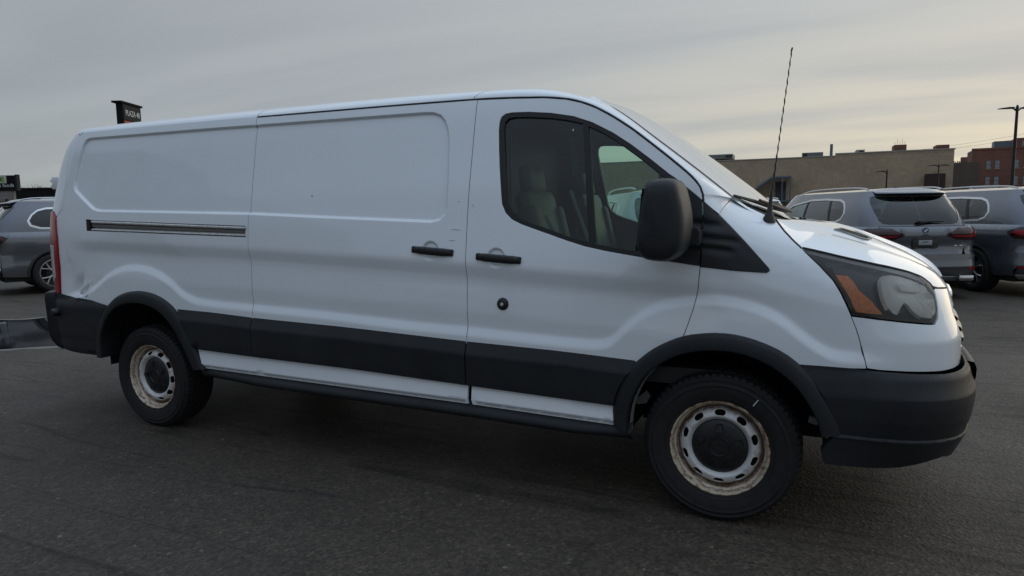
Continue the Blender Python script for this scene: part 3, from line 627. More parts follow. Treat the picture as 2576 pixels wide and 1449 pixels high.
# --- roof: rail strip, roof skin, windscreen pillars
RT=[(-4.44,-.70,2.106),(-4.2,-.70,2.113),(-3.3,-.70,2.117),(-2.45,-.70,2.114),(-1.95,-.70,2.111),(-1.3,-.70,2.098),(-1.0,-.70,2.085),(-.9,-.70,2.071),(-.8,-.70,2.048),(-.713,-.703,2.018),(-.62,-.715,1.985),(-.545,-.735,1.937),(-.467,-.752,1.882),(-.371,-.768,1.805),(-.28,-.778,1.734),(-.19,-.788,1.663),(-.102,-.796,1.592),(.018,-.800,1.492)]
LT=[(-4.602,2.043),(-4.2,2.043),(-3.3,2.043),(-2.45,2.041),(-1.95,2.040),(-1.277,2.037),(-1.04,2.027),(-.92,2.019),(-.80,2.003),(-.712,1.981),(-.64,1.952),(-.575,1.918),(-.490,1.864),(-.385,1.787),(-.285,1.708),(-.185,1.625),(-.100,1.530),(-.088,1.478)]
lt=[S(a,z,0,False) for a,z in LT]
# walk down the front edge of the sail panel to the seam
lt=lt[:-2]+[S(-.115,1.560,0,False),S(-.096,1.50,0,False)]
n=120
Uc=smooth_curve(RT,n,2); Lc=smooth_curve(lt,n,2)
def railrow(i,ex=0):
    L=Lc[i]; U=Uc[i]; s=min(1,max(0,(L[0]+.95)/.4)); 
    o=np.array([0,0.,1]); a=L+np.array([0,.008,.035])*(1-.35*s); b=U+np.array([0,-.055,-.004])*(1-.3*s)
    return bez(L,a,b,U,9)
seams=[-2.757,-1.30]
allrows=[railrow(i) for i in range(n)]
allrows[0]=allrows[0]
def inter(x):
    xs=np.array([r[0][0] for r in allrows]); i=np.searchsorted(xs,x)-1; i=max(0,min(n-2,i)); t=(x-xs[i])/(xs[i+1]-xs[i]); return allrows[i]*(1-t)+allrows[i+1]*t
def seg(x0,x1): return [inter(x0)]+[r for r in allrows if x0+.01<r[0][0]<x1-.01]+[inter(x1)]
# front seam of the pillar: fender seam line from screen corner to sail panel edge
tail=[]
for f in np.linspace(0,1,14)[1:]:
    lo=S(*( (1-f)*np.array([-.090,1.479])+f*np.array([-.0245,1.4195]) ),0,False); up=Uc[-1]; 
    tail.append(f)
segs=[(-4.435,seams[0]-.002),(seams[0]+.002,seams[1]-.002)]
for x0,x1 in segs: loft('roof_rail',seg(x0,x1),'white_paint',van,1)
frows=[inter(seams[1]+.002)]+[r for r in allrows if r[0][0]>seams[1]+.012]
loft('roof_rail',frows,'white_paint',van,1)
# pillar foot between door gap, sail panel and fender seam (rides on the body surface)
foot=[(-.0895,1.495),(-.0875,1.478),(-.0245,1.4185),(-.0155,1.443),(.0005,1.471),(.0125,1.4885)]
A=[S(a,z,0,False) for a,z in dens([(-.0905,1.50),(-.0895,1.479),(-.0245,1.4195)],.006,False)]
Bc=[S(a,z,0,False) for a,z in dens([(-.0905,1.50),(-.05,1.52),(.0125,1.4885)],.006,False)]
m_=24
A=smooth_curve(A,m_,0); 
top=np.array([Lc[-1]*(1-t)+Uc[-1]*t for t in np.linspace(0,1,m_)])
topr=frows[-1]; k9=np.linspace(0,1,9); top=np.stack([np.interp(np.linspace(0,1,m_),k9,topr[:,c]) for c in range(3)],1)
seam=[S(a,z,0,False) for a,z in [(-.0245,1.4195),(-.0155,1.443),(.0005,1.471),(.0125,1.4885)]]; seam=smooth_curve(seam,m_,1)
rows=[]
for j in range(m_):
    f=j/(m_-1); rows.append(top[0]*0+ (top*(1-f)+seam*f) + (0))
R=np.array(rows)
for j in range(m_):   # pin the lower-left edge to the sail panel border
    f=j/(m_-1); R[j]+=np.outer(1-np.linspace(0,1,m_),A[j]-R[j][0])+np.outer(np.linspace(0,1,m_),(Uc[-1]*(1-f)+seam[-1]*f)-R[j][-1])
loft('pillar_foot',R,'white_paint',van,1)
# roof skin
rows=[]
RTx=np.array([p[0] for p in RT])
for x in np.linspace(-4.435,-.80,50):
    e=inter(x)[-1]; dome=.045*sstep(-4.50,-4.1,x)+.0-.02*sstep(-1.2,-.8,x)
    cx=.06*sstep(-1.3,-.8,x); r=[]
    for v in np.linspace(0,1,17):
        y=e[1]*(1-v); t=1-(1-v)**2; r.append((e[0]-0*t,y,e[2]+dome*t))
    rows.append(r)
# front header rows down to the screen top
hdr=[]
for v in np.linspace(0,1,17):
    pass
roof_end=np.array(rows[-1])
WT=np.array([( -.640-.10*(1-(1-v)**2), -.713*(1-v), 1.990+.083*(1-(1-v)**2)) for v in np.linspace(0,1,17)])
for f in (.25,.5,.75,1.0):
    q=roof_end*(1-f)+WT*f; q[:,2]+=.012*math.sin(math.pi*f); e=inter(q[0][0])[-1]; q[0]=e if f<1 else e; rows.append(q)
WT=np.array(rows[-1])
loft('roof',rows,'white_paint',van,1)
# rear header: from the roof edge down to the top of the back doors
top=np.concatenate([np.array(inter(-4.435)),np.array(rows[0])[1:]]); top=smooth_curve(top,30,0)
low=np.array([S(a,2.036,0,False) for a in np.linspace(-4.602,AMIN,30)]); R=[]
for f in np.linspace(0,1,9):
    q=top*(1-f)+low*f; q=q+np.array([-.035,-.0,.022])*math.sin(math.pi*f)*np.linspace(0,1,30)[:,None]; R.append(q)
loft('rear_header',R,'white_paint',van,1)
# windscreen
sp=smooth_curve([(-.735,0,2.070),(-.66,0,2.045),(-.57,0,2.0),(-.43,0,1.915),(-.32,0,1.838),(-.18,0,1.735),(-.05,0,1.635),(.055,0,1.552),(.156,0,1.470),(.225,0,1.412),(.262,0,1.380)],40,1)
i0=np.argmin(np.abs(Uc[:,0]-WT[0][0])); ed=smooth_curve(Uc[i0:],40,0); ed[0]=WT[0]; sp[0]=WT[-1]
rows=[]
for j in range(40):
    r=[]
    for v in np.linspace(0,1,17):
        t=1-(1-v)**2; p=ed[j]+(sp[j]-ed[j])*t; p[1]=ed[j][1]*(1-v); r.append(p)
    rows.append(r)
WS=np.array(rows); WS[0]=WT
loft('windscreen',WS,'screen_glass',van,1)
brd=[[r[0],r[0]+(r[1]-r[0])*.35+np.array([.002,0,.0025])] for r in WS]
loft('windscreen_border',brd,'dark_seal',van,1)
# cowl and bonnet
def hood_side():
    P=[(.208,1.393),(.246,1.342),(.284,1.305),(.324,1.272),(.345,1.271),(.495,1.245),(.657,1.218),(.787,1.192),(.863,1.171),(.913,1.149),(.933,1.122),(.937,1.109)]
    return np.array([S(a,z,0,False) for a,z in P])
hs=smooth_curve(hood_side(),50,0)
hsp=smooth_curve([(.29,0,1.378),(.36,0,1.375),(.45,0,1.368),(.57,0,1.333),(.725,0,1.270),(.815,0,1.230),(.873,0,1.198),(.93,0,1.157),(.968,0,1.114),(.985,0,1.082)],50,1)
m=26
hc=np.array([hs[0]+(hsp[0]-hs[0])*np.array([1-(1-v)**1.6,v,1-(1-v)**1.6])for v in np.linspace(0,1,m)])
hf=np.array([S(a,float(zhe(a))+.002,0,False) for a in np.linspace(.937,AMAX,m)]); hf[0]=hs[-1]; hf[-1]=hsp[-1]
HOOD=np.zeros((50,m,3))
for i in range(50):
    u=i/49
    for j in range(m):
        v=j/(m-1)
        HOOD[i,j]=(1-v)*hs[i]+v*hsp[i]+(1-u)*hc[j]+u*hf[j]-((1-u)*(1-v)*hs[0]+(1-u)*v*hsp[0]+u*(1-v)*hs[-1]+u*v*hsp[-1])
        w=math.sin(math.pi*min(1,u*1.0))**.6 if 0<u<1 else 0
        cr=(1-(1-v)**3.2)-v      # shoulder: rises quickly from the shut line then flattens
        HOOD[i,j,2]+=w*cr*.105*(1-.45*u)
        # pressed crease running back from the lamp
        HOOD[i,j,2]+=w*(-.010)*math.exp(-((v-.42)/.07)**2)*sstep(.05,.25,u)
loft('bonnet',HOOD,'white_paint',van,1)
edge=[[h,h+np.array([-.004,.006,-.022])] for h in HOOD[:,0]]; loft('bonnet_edge',edge,'white_paint',van,1)
# gap liners behind bonnet and lamp edges
rows=[]
for j in range(m):
    a=WS[-1][min(16,int(round(j/(m-1)*16)))]; b=HOOD[0,j]
    rows.append([a+np.array([-.01,0,-.004]),a*.6+b*.4+np.array([0,0,-.020]),b+np.array([0.0,0,-.012]),b+np.array([.05,0,-.05])])
loft('cowl_panel',rows,'black_plastic',van,1)
rows=[[S(a,z,-.012,False),S(a,z,-.012,False)+np.array([.01,.05,-.05])] for a,z in [(.02,1.497),(.051,1.472),(.109,1.436),(.152,1.415),(.2,1.395),(.246,1.341),(.284,1.303),(.324,1.269)]]
loft('cowl_panel',rows,'liner',van,1)
# --- head lamps
LP=[(.336,1.262),(.495,1.237),(.657,1.210),(.787,1.184),(.863,1.163),(.910,1.142),(.928,1.117),(.921,1.09),(.912,1.06),(.900,1.022),(.883,.988),(.860,.965),(.813,.967),(.732,.975),(.634,.985),(.530,.996),(.516,1.041),(.497,1.088),(.472,1.139),(.419,1.198)]
hl=panel('headlamp',LP,'lamp_inner',van,h=.03,hb=.012,off=lambda a,z:-.055+.052*sstep(.010,.0,-sdf(LP,a,z)),flange=0,mirror=1,extra=[tuple(p) for p in (dens(LP,.012)*.97+np.array([.69,1.09])*.03)]+[tuple(p) for p in (dens(LP,.012)*.94+np.array([.69,1.09])*.06)])
ctr=np.array([.765,1.08])
BO=chaikin([(.674,1.075),(.684,1.118),(.708,1.142),(.748,1.157),(.80,1.150),(.86,1.130),(.898,1.105),(.905,1.06),(.892,1.015),(.868,.985),(.835,.984),(.80,1.000),(.778,1.05),(.748,1.032),(.712,1.000),(.696,1.004),(.680,1.036)],1)
AM=[(.483,1.160),(.541,1.155),(.557,1.134),(.570,1.097),(.611,1.059),(.650,1.001),(.547,1.010),(.529,1.065),(.505,1.116)]
gx,gz=np.meshgrid(np.arange(.66,.88,.012),np.arange(.98,1.17,.012)); bg=list(zip(gx.ravel(),gz.ravel()))
for s,o in zip((0,-1),hl):
    panel('lamp_lens',LP,'lamp_glass',o,h=.06,hb=.02,off=.001,flange=.006,mirror=s)
    panel('turn_signal',AM,'amber_lens',o,h=.03,hb=.01,off=-.0012,mirror=s,flange=.02)
    panel('reflector_bowl',BO,'reflector',o,h=.03,hb=.012,off=lambda a,z:-.004-.030*np.clip(1-((a-.785)/.12)**2-((z-1.075)/.09)**2,0,1)**.7+.004*np.sin((a-.3*z)*260)*sstep(.82,.86,a),mirror=s,flange=.02,extra=bg)
    zz=[(.755,1.125),(.83,1.115),(.885,1.095),(.84,1.085),(.765,1.095)]
    panel('reflector_vane',zz,'reflector',o,h=.03,hb=.012,off=lambda a,z:-.003-.35*(1.125-z),mirror=s,flange=.004)
# --- handles, lock
def handle(x,z,sl,mir):
    for s in ((1,-1) if mir else (1,)):
        th=math.radians(sl)
        p0=S(x,z,0); y=p0[1]
        b=MB(); L_=.120
        pts=[(-L_,0),(-L_*.9,-.016),(-L_*.5,-.028),(0,-.032),(L_*.5,-.030),(L_*.9,-.020),(L_,0)]
        rows=[]
        for i,(u,d) in enumerate(zip(np.linspace(-1,1,21),range(21))):
            hw=.0205*(1-abs(u)**6*.45); dd=-.024-.014*(1-abs(u)**3); back=dd+.018 if abs(u)<.62 else .006
            rows.append([(u*L_,back,-hw),(u*L_,dd+.006,-hw),(u*L_,dd,-hw*.55),(u*L_,dd,hw*.55),(u*L_,dd+.006,hw),(u*L_,back,hw),(u*L_,back,-hw)])
        b=loft('door_handle',rows,'cap_plastic',van,0); b.location=(x,s*y,z-.002); b.rotation_euler=(0,th,0 if s==1 else math.pi)
        for u in (-1,1):
            e=MB(); e.box(-.028,.024,-.026,.008,-.0185,.0185,.007); ob=e.build('handle_end','cap_plastic',van); ob.location=(x+u*.100*math.cos(th),s*y,z-.002-u*.100*math.sin(th)); ob.rotation_euler=(0,th,0 if s==1 else math.pi)
handle(-1.086,1.210,4.0,True); handle(-1.471,1.243,4.0,False)
p0=S(-1.071,.975,0)
b=MB(); b.lathe([(0,-.014),(.018,-.014),(.026,-.011),(.031,-.004),(.033,.001),(.033,.01)],32,'y',tuple(p0)); b.build('lock_cover','cap_plastic',van)
b=MB(); b.lathe([(0,-.0165),(.008,-.0165),(.010,-.013)],20,'y',tuple(p0)); b.build('lock_barrel','steel_bright',van)
# --- door mirrors
MO=[(-.28,1.554),(-.262,1.567),(-.234,1.572),(-.19,1.572),(-.166,1.567),(-.152,1.557),(-.142,1.54),(-.135,1.512),(-.124,1.475),(-.117,1.434),(-.113,1.406),(-.112,1.375),(-.113,1.338),(-.118,1.3),(-.134,1.262),(-.185,1.224),(-.238,1.224),(-.287,1.233),(-.305,1.252),(-.316,1.274),(-.32,1.302),(-.317,1.355),(-.306,1.408),(-.3,1.471),(-.29,1.513)]
mo=smooth_curve(MO+[MO[0]],64,1)[:-1]; mc=np.array([-.215,1.395])
for s in (1,-1):
    rows=[]
    for y,k,sx in ((-1.03,.55,-.0),(-1.035,.86,0),(-1.05,.95,0),(-1.10,1.0,0),(-1.20,1.0,0),(-1.255,.975,0),(-1.285,.92,0),(-1.30,.82,-.003),(-1.308,.6,-.005),(-1.31,.0,-.005)):
        rows.append([(mc[0]+(p[0]-mc[0])*k+sx,y*s,mc[1]+(p[1]-mc[1])*(k if k>.6 else k)) for p in mo])
    o=loft('door_mirror',rows,'black_plastic',van,0,closed=True)
    # mirror body sits 1.03..1.31 m out; glass looks back
    g=[(-.322+.018*(z-1.25)*3.0 if False else -.318+ (z-1.25)*.10,y*s,z) for z,y in ((1.26,-1.06),(1.26,-1.28),(1.53,-1.28),(1.53,-1.06))]
    pydata('mirror_glass',g,[(0,1,2,3)],'chrome',o)
    b=MB(); b.prism([(-.150,1.375),(-.085,1.360),(-.085,1.285),(-.140,1.287)],'y',-.955*s,-1.10*s,.008); b.build('mirror_arm','black_plastic',o)
    # indicator cover joint line
    J=[(mc[0]+(p[0]-mc[0])*.995,-1.262*s,mc[1]+(p[1]-mc[1])*.995) for p in MO[19:25]]
    b=MB(); b.tube([(-.306,-1.275*s,1.41),(-.262,-1.313*s,1.412),(-.238,-1.315*s,1.395),(-.230,-1.314*s,1.35)],.0016,6); b.build('mirror_seam','dark_seal',o)
# --- aerial
ab=np.array([.178,-.80,1.392])
b=MB(); b.tube([ab+np.array([.000,0,-.012]),ab+np.array([0,0,.004]),ab+np.array([.002,.006,.03]),ab+np.array([.004,.010,.07]),ab+np.array([.006,.014,.11])],[.030,.026,.014,.0085,.0075],14); an=b.build('aerial','dark_seal',van)
tip=np.array([.249,-.70,2.156]); st=ab+np.array([.006,.014,.10])
pts=[st+(tip-st)*t for t in np.linspace(0,1,70)]; rad=[.0068-.0042*min(1,t*3) +.0009*math.sin(t*100) for t in np.linspace(0,1,70)]; rad[-1]=.0035; rad[-2]=.0042
pts=[p+np.array([.0012*math.cos(i*1.45),.0012*math.sin(i*1.45),0]) for i,p in enumerate(pts)]
b=MB(); b.tube(pts,rad,8); b.build('aerial_mast','dark_seal',an)
# --- wheels
def disc_y(r):
    return np.interp(r,[0,.12,.127,.135,.148,.162,.172,.180,.188,.196],[.045,.045,.037,.024,.016,.020,.030,.044,.058,.066])
def wheel_meshes():
    M={}
    # rim: lip, well and barrel   (local y: outward negative, 0 at the lip)
    b=MB(); b.lathe([(.2235,.012),(.2245,.001),(.222,-.004),(.2175,-.004),(.2135,.002),(.2105,.012),(.2085,.024),(.203,.029),(.1985,.034),(.1965,.044),(.1955,.064),(.188,.085),(.182,.12),(.182,.19)],80)
    M['rim']=b
    return M
def build_wheel(x,y,side,rz=0,rot=0):
    b=wheel_meshes()['rim']; w=b.build('wheel','steel_rim',van,angle=50); w.location=(x,y,.350); w.rotation_euler=(0,0,0 if side==1 else math.pi)
    hs_=[]
    for k in range(10):
        t=math.radians(90+k*36+rot); c=np.array([math.cos(t),math.sin(t)])*.163; tn=np.array([-math.sin(t),math.cos(t)]); rd=c/.163
        hs_.append([tuple(c+tn*.0255*math.copysign(abs(math.cos(q))**.75,math.cos(q))+rd*.0150*math.sin(q)) for q in np.linspace(0,2*math.pi,16,endpoint=False)])
    surf=lambda a,z,off=0.:np.stack([a,disc_y(np.hypot(a,z))-off,z+0*a],-1)
    circ=[(.1965*math.cos(t),.1965*math.sin(t)) for t in np.linspace(0,2*math.pi,72,endpoint=False)]
    inn=[(.118*math.cos(t),.118*math.sin(t)) for t in np.linspace(0,2*math.pi,48,endpoint=False)]
    ex=[(r*math.cos(t),r*math.sin(t)) for r in (.127,.135,.142,.149,.156,.163,.170,.177,.184,.190) for t in np.linspace(0,2*math.pi,60,endpoint=False)]
    panel('wheel_disc',circ,'steel_rim',w,surf=surf,h=.05,hb=.02,extra=ex,holes=hs_+[inn],flange=.006,edge=.001)
    # hub cap with five lug bumps and a centre ring
    b=MB(); b.lathe([(0,.018),(.040,.018),(.043,.014),(.047,.014),(.050,.019),(.075,.019),(.105,.026),(.122,.032),(.1275,.037),(.1275,.05)],56)
    for k in range(5):
        t=math.radians(90+72*k+rot); R=Matrix.Rotation(-(t-math.pi/2),4,'Y')
        m_=bmesh.new(); P=[(-.020,.070),(.020,.070),(.013,.108),(-.013,.108)]
        A=[m_.verts.new((p[0],.030,p[1])) for p in P]; B2=[m_.verts.new((p[0]*.75,.008 if p[1]<.09 else .014,.088+(p[1]-.088)*.8)) for p in P]
        m_.faces.new(B2)
        for i in range(4): m_.faces.new((A[i],A[(i+1)%4],B2[(i+1)%4],B2[i]))
        m_.transform(R); b.add(m_)
    b.build('hub_cap','cap_plastic',w,angle=25)
    b=MB(); b.lathe([(.19,.10),(.0,.10)],40); b.lathe([(.0,.085),(.17,.085),(.172,.10)],40); b.build('brake_drum','underside',w)
    # tyre
    b=MB()
    pr=[(.2225,.010),(.2245,-.003),(.2275,-.006),(.232,-.005),(.240,-.010),(.2415,-.012),(.243,-.010),(.262,-.0165),(.285,-.0195),(.296,-.019),(.2975,-.0205),(.2995,-.0205),(.301,-.018),(.318,-.015),(.3195,-.0165),(.3215,-.0165),(.323,-.0135),(.332,-.008),(.339,.002),(.343,.014),(.345,.035),(.346,.08),(.346,.14),(.343,.19),(.334,.215),(.30,.235),(.26,.232),(.225,.205)]
    b.lathe(pr,120); ty=b.build('tyre','rubber',w,angle=60)
    b=MB(); n=66
    for k in range(n):
        for (y0,y1,r0,r1,ph,wd) in ((.001,.040,.336,.3525,0,.62),(.046,.085,.34,.354,.5,.72),(.092,.13,.34,.354,.1,.72),(.137,.175,.34,.354,.6,.72)):
            t0=2*math.pi*(k+ph)/n; t1=t0+2*math.pi/n*wd; m_=bmesh.new(); vs=[]
            for r in (r0,r1):
                for t,y in ((t0,y0),(t1,y0),(t1+.012,y1),(t0+.012,y1)):
                    rr=r-(.007 if y==y0 and ph==0 and r==r1 else 0); yy=y-(.006 if y==y0 and ph==0 and r==r0 else 0)
                    vs.append(m_.verts.new((rr*math.cos(t),yy,rr*math.sin(t))))
            m_.faces.new(vs[4:]); 
            for i in range(4): m_.faces.new((vs[i],vs[(i+1)%4],vs[4+(i+1)%4],vs[4+i]))
            me=bpy.data.meshes.new('t'); m_.to_mesh(me); m_.free(); b.bm.from_mesh(me); bpy.data.meshes.remove(me)
    tr=b.build('tyre_tread','rubber',w,smooth=False); tr['kind']='stuff'
    return w,ty
YL=-.955
w,ty=build_wheel(0.0,YL,1); 
b=MB(); b.box(-.002,.002,-.0225,-.017,-.018,.018,M=Matrix.Translation((.155,0,.235))@Matrix.Rotation(math.radians(35),4,'Y')); b.build('chalk_mark','chalk',w)
build_wheel(-3.75,YL,1,rot=14); build_wheel(0,-YL,-1); build_wheel(-3.75,-YL,-1)
# --- wheel housings, floor pan, axle, cross member
def housing(xc,zc,r):
    for s in (1,-1):
        rows=[]
        for t in np.linspace(-.08,math.pi+.08,26): rows.append([(xc+r*math.cos(t),-.93*s,zc+r*math.sin(t)),(xc+r*math.cos(t),-.52*s,zc+r*math.sin(t))])
        loft('wheel_housing',rows,'liner',van,0)
        for q0 in (-1,1): MB().box(*sorted((xc+q0*r*1.0,xc+q0*r*.98)),*sorted((-.93*s,-.50*s)),(.35 if xc==0 else .47),.49).build('splash_guard','liner',van,smooth=False)
        MB().box(xc-r,xc+r,-.53*s-.005,-.53*s+.005,.32,zc+r).build('wheel_housing','liner',van)
housing(0.0,.395,.445); housing(-3.735,.43,.475)
b=MB(); b.box(-4.55,-4.25,-.93,.93,.45,.70); b.box(-3.23,-.47,-.90,.90,.40,.60); b.box(-4.86,-.0,-.48,.48,.40,.62); b.box(-3.2,-.5,.42,.50,.28,.42); b.box(-3.2,-.5,-.50,-.42,.28,.42); b.box(.0,.85,-.48,.48,.32,.9); b.box(-4.8,-4.3,-.30,.30,.28,.45,.03)
b.build('floor_pan','underside',van)
b=MB(); b.tube([(-3.75,-.86,.35),(-3.75,.86,.35)],.05,12); b.tube([(0,-.86,.35),(0,.86,.35)],.04,12); b.lathe([(0,-.12),(.11,-.10),(.15,0),(.11,.10),(0,.12)],20,'y',(-3.75,0,.35)); b.tube([(-3.1,.2,.33),(-1,.2,.33),(-.6,.25,.36)],.035,10); b.build('axles','underside',van)
for q_ in ([(-.42,.47),(-.37,.48),(-.35,.52),(-.37,.545),(-.42,.50)],[(.41,.46),(.37,.47),(.375,.50),(.41,.49)]): b=MB(); b.prism(q_,'y',-.80,-.78); b.build('bracket','belt',van)
# mud flap edge showing behind the front wheel
rows=[]
for p in smooth_curve(AFI[:6],14,1): rows.append([S(p[0]+.004,p[1],-.02,False),S(p[0]+.012,p[1],-.05,False)])
loft('arch_lip','belt',None) if False else loft('arch_lip',rows,'belt',van,1)
# --- inside the cab
bh=[(-.90,.60),(-.955,1.0),(-.94,1.4),(-.86,1.8),(-.78,2.0),(-.60,2.07),(.60,2.07),(.78,2.0),(.86,1.8),(.94,1.4),(.955,1.0),(.90,.60)]
b=MB(); b.prism(bh,'x',-1.345,-1.325); b.build('bulkhead','dash_dark',van,smooth=False)
b=MB(); b.box(-1.323,-1.318,-.80,-.78,.9,1.9); b.box(-1.323,-1.318,-.3,-.28,.9,1.9); b.box(-1.323,-1.30,-.88,.88,1.20,1.23,.005); b.build('bulkhead_rib','trim_grey',van)
b=MB(); b.box(-1.325,.05,-.90,.90,.62,.70); b.build('cab_floor','dash_dark',van)
# head lining follows the roof, door cards follow the doors
rows=[[ (p[0],p[1]*.93,p[2]-.045) for p in r] for r in [inter(x) for x in np.linspace(-1.3,-.72,10)]]
rows=[r+[(r[-1][0],r[-1][1]*.5,r[-1][2]+.01),(r[-1][0],0,r[-1][2]+.015)] for r in rows]
loft('head_lining',rows,'trim_grey',van,1)
rows=[[(p[0]-.015,p[1]+.03,p[2]-.03) for p in r] for r in frows if r[0][0]>-.8]
loft('pillar_trim',rows,'trim_grey',van,1)
dc=[(gB+.01,.80),(-.42,.80),(-.18,.88),(-.11,1.10),(-.105,1.20),(-.36,1.21)]+[(x,z-.012) for x,z in WBOT[1:12]]+[(-1.115,1.50),(-1.16,1.86),(-1.15,1.96),(-1.08,1.985),(-.86,1.965),(-.63,1.90),(-.43,1.775),(-.25,1.635),(-.13,1.54),(-.12,1.55),(-.35,1.745),(-.53,1.88),(-.70,1.965),(-.90,2.005),(-1.25,2.02)]
panel('door_trim',dc,'trim_grey',van,h=.08,hb=.03,off=-.045,flange=0,mirror=1)
def seat(y):
    b=MB()
    s=MB(); M_=Matrix.Translation((-.82,y,.98))@Matrix.Rotation(math.radians(-4),4,'Y'); s.box(-.26,.26,-.24,.24,-.08,.06,.05,M_); st=s.build('seat','seat_vinyl',van)
    s=MB(); M_=Matrix.Translation((-1.02,y,1.27))@Matrix.Rotation(math.radians(-14),4,'Y')
    s.box(-.06,.05,-.21,.21,-.32,.30,.05,M_); s.box(-.03,.075,-.23,-.15,-.28,.20,.03,M_); s.box(-.03,.075,.15,.23,-.28,.20,.03,M_); s.build('seat_back','seat_vinyl',st)
    s=MB(); M_=Matrix.Translation((-1.10,y,1.62))@Matrix.Rotation(math.radians(-10),4,'Y'); s.box(-.05,.04,-.12,.12,-.085,.085,.035,M_); s.build('head_restraint','seat_vinyl',st)
    s=MB(); s.tube([(-1.08,y-.06,1.50),(-1.10,y-.06,1.60)],.007,8); s.tube([(-1.08,y+.06,1.50),(-1.10,y+.06,1.60)],.007,8); s.build('head_restraint_post','chrome',st)
    s=MB(); s.box(-1.08,-.58,y-.22,y+.22,.70,.90,.02); s.build('seat_base','dash_dark',st)
seat(-.48); seat(.48)
rows=[]
for y in np.linspace(-.90,0,14):
    q=.04*math.cos(y*1.7); rows.append([(.10,y,1.30),(-.02,y,1.345+q*.5),(-.20,y,1.345+q),(-.30,y,1.30),(-.34,y,1.15),(-.30,y,.95),(-.10,y,.75)])
loft('dashboard',rows,'dash_dark',van,1)
b=MB(); n=28; R_=.19; M_=Matrix.Translation((-.46,.46,1.17))@Matrix.Rotation(math.radians(-62),4,'Y')
ring=[M_@Vector((R_*math.cos(t),R_*math.sin(t),0)) for t in np.linspace(0,2*math.pi,n+1)]; b.tube(ring,.015,8); 
for t in (0.3,2.84,4.71): b.tube([M_@Vector((0,0,0)),M_@Vector((R_*math.cos(t),R_*math.sin(t),0))],.014,6)
b.tube([M_@Vector((0,0,0)),(-.30,.46,1.08)],.03,8); b.build('steering_wheel','dash_dark',van)
b=MB(); b.box(-.62,-.60,-.14,.14,1.80,1.87,.01); b.box(-.60,-.55,-.01,.01,1.86,1.93); b.build('interior_mirror','dash_dark',van)
for y in (.44,-.44):
    b=MB(); b.box(-.80,-.64,y-.22,y+.22,1.865,1.885,.008,None); o=b.build('sun_visor','trim_grey',van); 
b=MB()
for s in (-.86,.86): b.tube([(-1.20,s*.93,1.85),(-1.18,s*1.0,1.5),(-1.15,s*1.03,1.1),(-1.05,s*.98,.9)],.004,4); 
b.box(-1.21,-1.17,-.80,-.79,.95,1.85); b.build('seat_belt','belt',van)
b=MB(); b.tube([(-.93,-.72,1.42),(-.83,-.74,1.22),(-.75,-.75,1.08)],.012,6); b.tube([(-.80,-.70,1.55),(-.70,-.72,1.30),(-.62,-.74,1.10)],.010,6); b.build('seat_belt','belt',van)
# --- wipers at the foot of the windscreen
def wsp(j,v): return WS[min(39,j)][v]
def wiper(pts,name='wiper'):
    b=MB(); b.tube(pts,[.006]+[.010]*(len(pts)-2)+[.006],6); return b.build(name,'dark_seal',van)
p=[WS[38][1]+np.array([-.01,-.01,.012]),WS[38][4]+np.array([.0,-.02,.016]),WS[38][8]+np.array([.0,-.02,.016]),WS[38][12]+np.array([.01,0,.014])]
wb=wiper(p); b=MB(); b.tube([q+np.array([.02,-.01,.006]) for q in p[1:]],[.007,.010,.012],6); b.build('wiper_arm','dark_seal',wb)
p=[q*np.array([1,-1,1]) for q in (WS[38][12]+np.array([0,0,.012]),WS[38][9]+np.array([0,0,.012]),WS[38][3]+np.array([0,0,.012]))]
wb=wiper(p); b=MB(); b.tube([q+np.array([.02,0,.006]) for q in p],[.007,.010,.012],6); b.lathe([(0,.030),(.016,.028),(.020,.012),(.022,-.01)],14,'z',(.315,.10,1.360)); b.tube([(.30,.06,1.385),(.325,.13,1.378)],.008,6); b.build('wiper_arm','dark_seal',wb)
# --- bonnet vent: dark honeycomb insert in a frame
def hoodpt(u,v,up=0):
    i=u*49; j=v*(m-1); i0,j0=min(48,int(i)),min(m-2,int(j)); a,b_=i-i0,j-j0
    q=HOOD[i0,j0]*(1-a)*(1-b_)+HOOD[i0+1,j0]*a*(1-b_)+HOOD[i0,j0+1]*(1-a)*b_+HOOD[i0+1,j0+1]*a*b_
    return q+np.array([0,0,up])
def ventsurf(a,z,off=0.):
    a_,z_,o_=np.broadcast_arrays(np.asarray(a,float),np.asarray(z,float),np.asarray(off,float)); 
    return np.array([hoodpt(x,y,o) for x,y,o in zip(a_.ravel(),z_.ravel(),o_.ravel())]).reshape(a_.shape+(3,))
VU0,VU1,VV0,VV1=.31,.51,.50,.68
fr_=[(VU0,VV0+.03),(VU1-.03,VV0-.01),(VU1,VV0+.01),(VU1+.01,VV1-.02),(VU1-.02,VV1),(VU0+.02,VV1)]
c_=np.array(fr_).mean(0); inn=[tuple(c_+(np.array(p)-c_)*np.array([.86,.74])) for p in fr_]
panel('bonnet_vent',fr_,'belt',van,surf=ventsurf,h=.05,hb=.02,holes=[inn],off=.006,flange=.008,mirror=1)
vb=panel('vent_mesh_back',inn,'liner',van,surf=ventsurf,h=.05,hb=.03,off=.001,flange=0,mirror=1)
for s in (1,-1):
    b=MB()
    for i in range(9):
        for j in range(3):
            u=VU0+.03+(VU1-VU0-.05)*(i+.5*(j%2))/9; v=VV0+.025+(VV1-VV0-.05)*(j+.5)/3
            for (du,dv) in ((.012,.02),(.012,-.02)):
                a_=hoodpt(u-du,v-dv,.005); b_=hoodpt(u+du,v+dv,.005); b.tube([a_*np.array([1,s,1]),b_*np.array([1,s,1])],.0022,4)
    b.build('vent_mesh','cap_plastic',van,smooth=False)

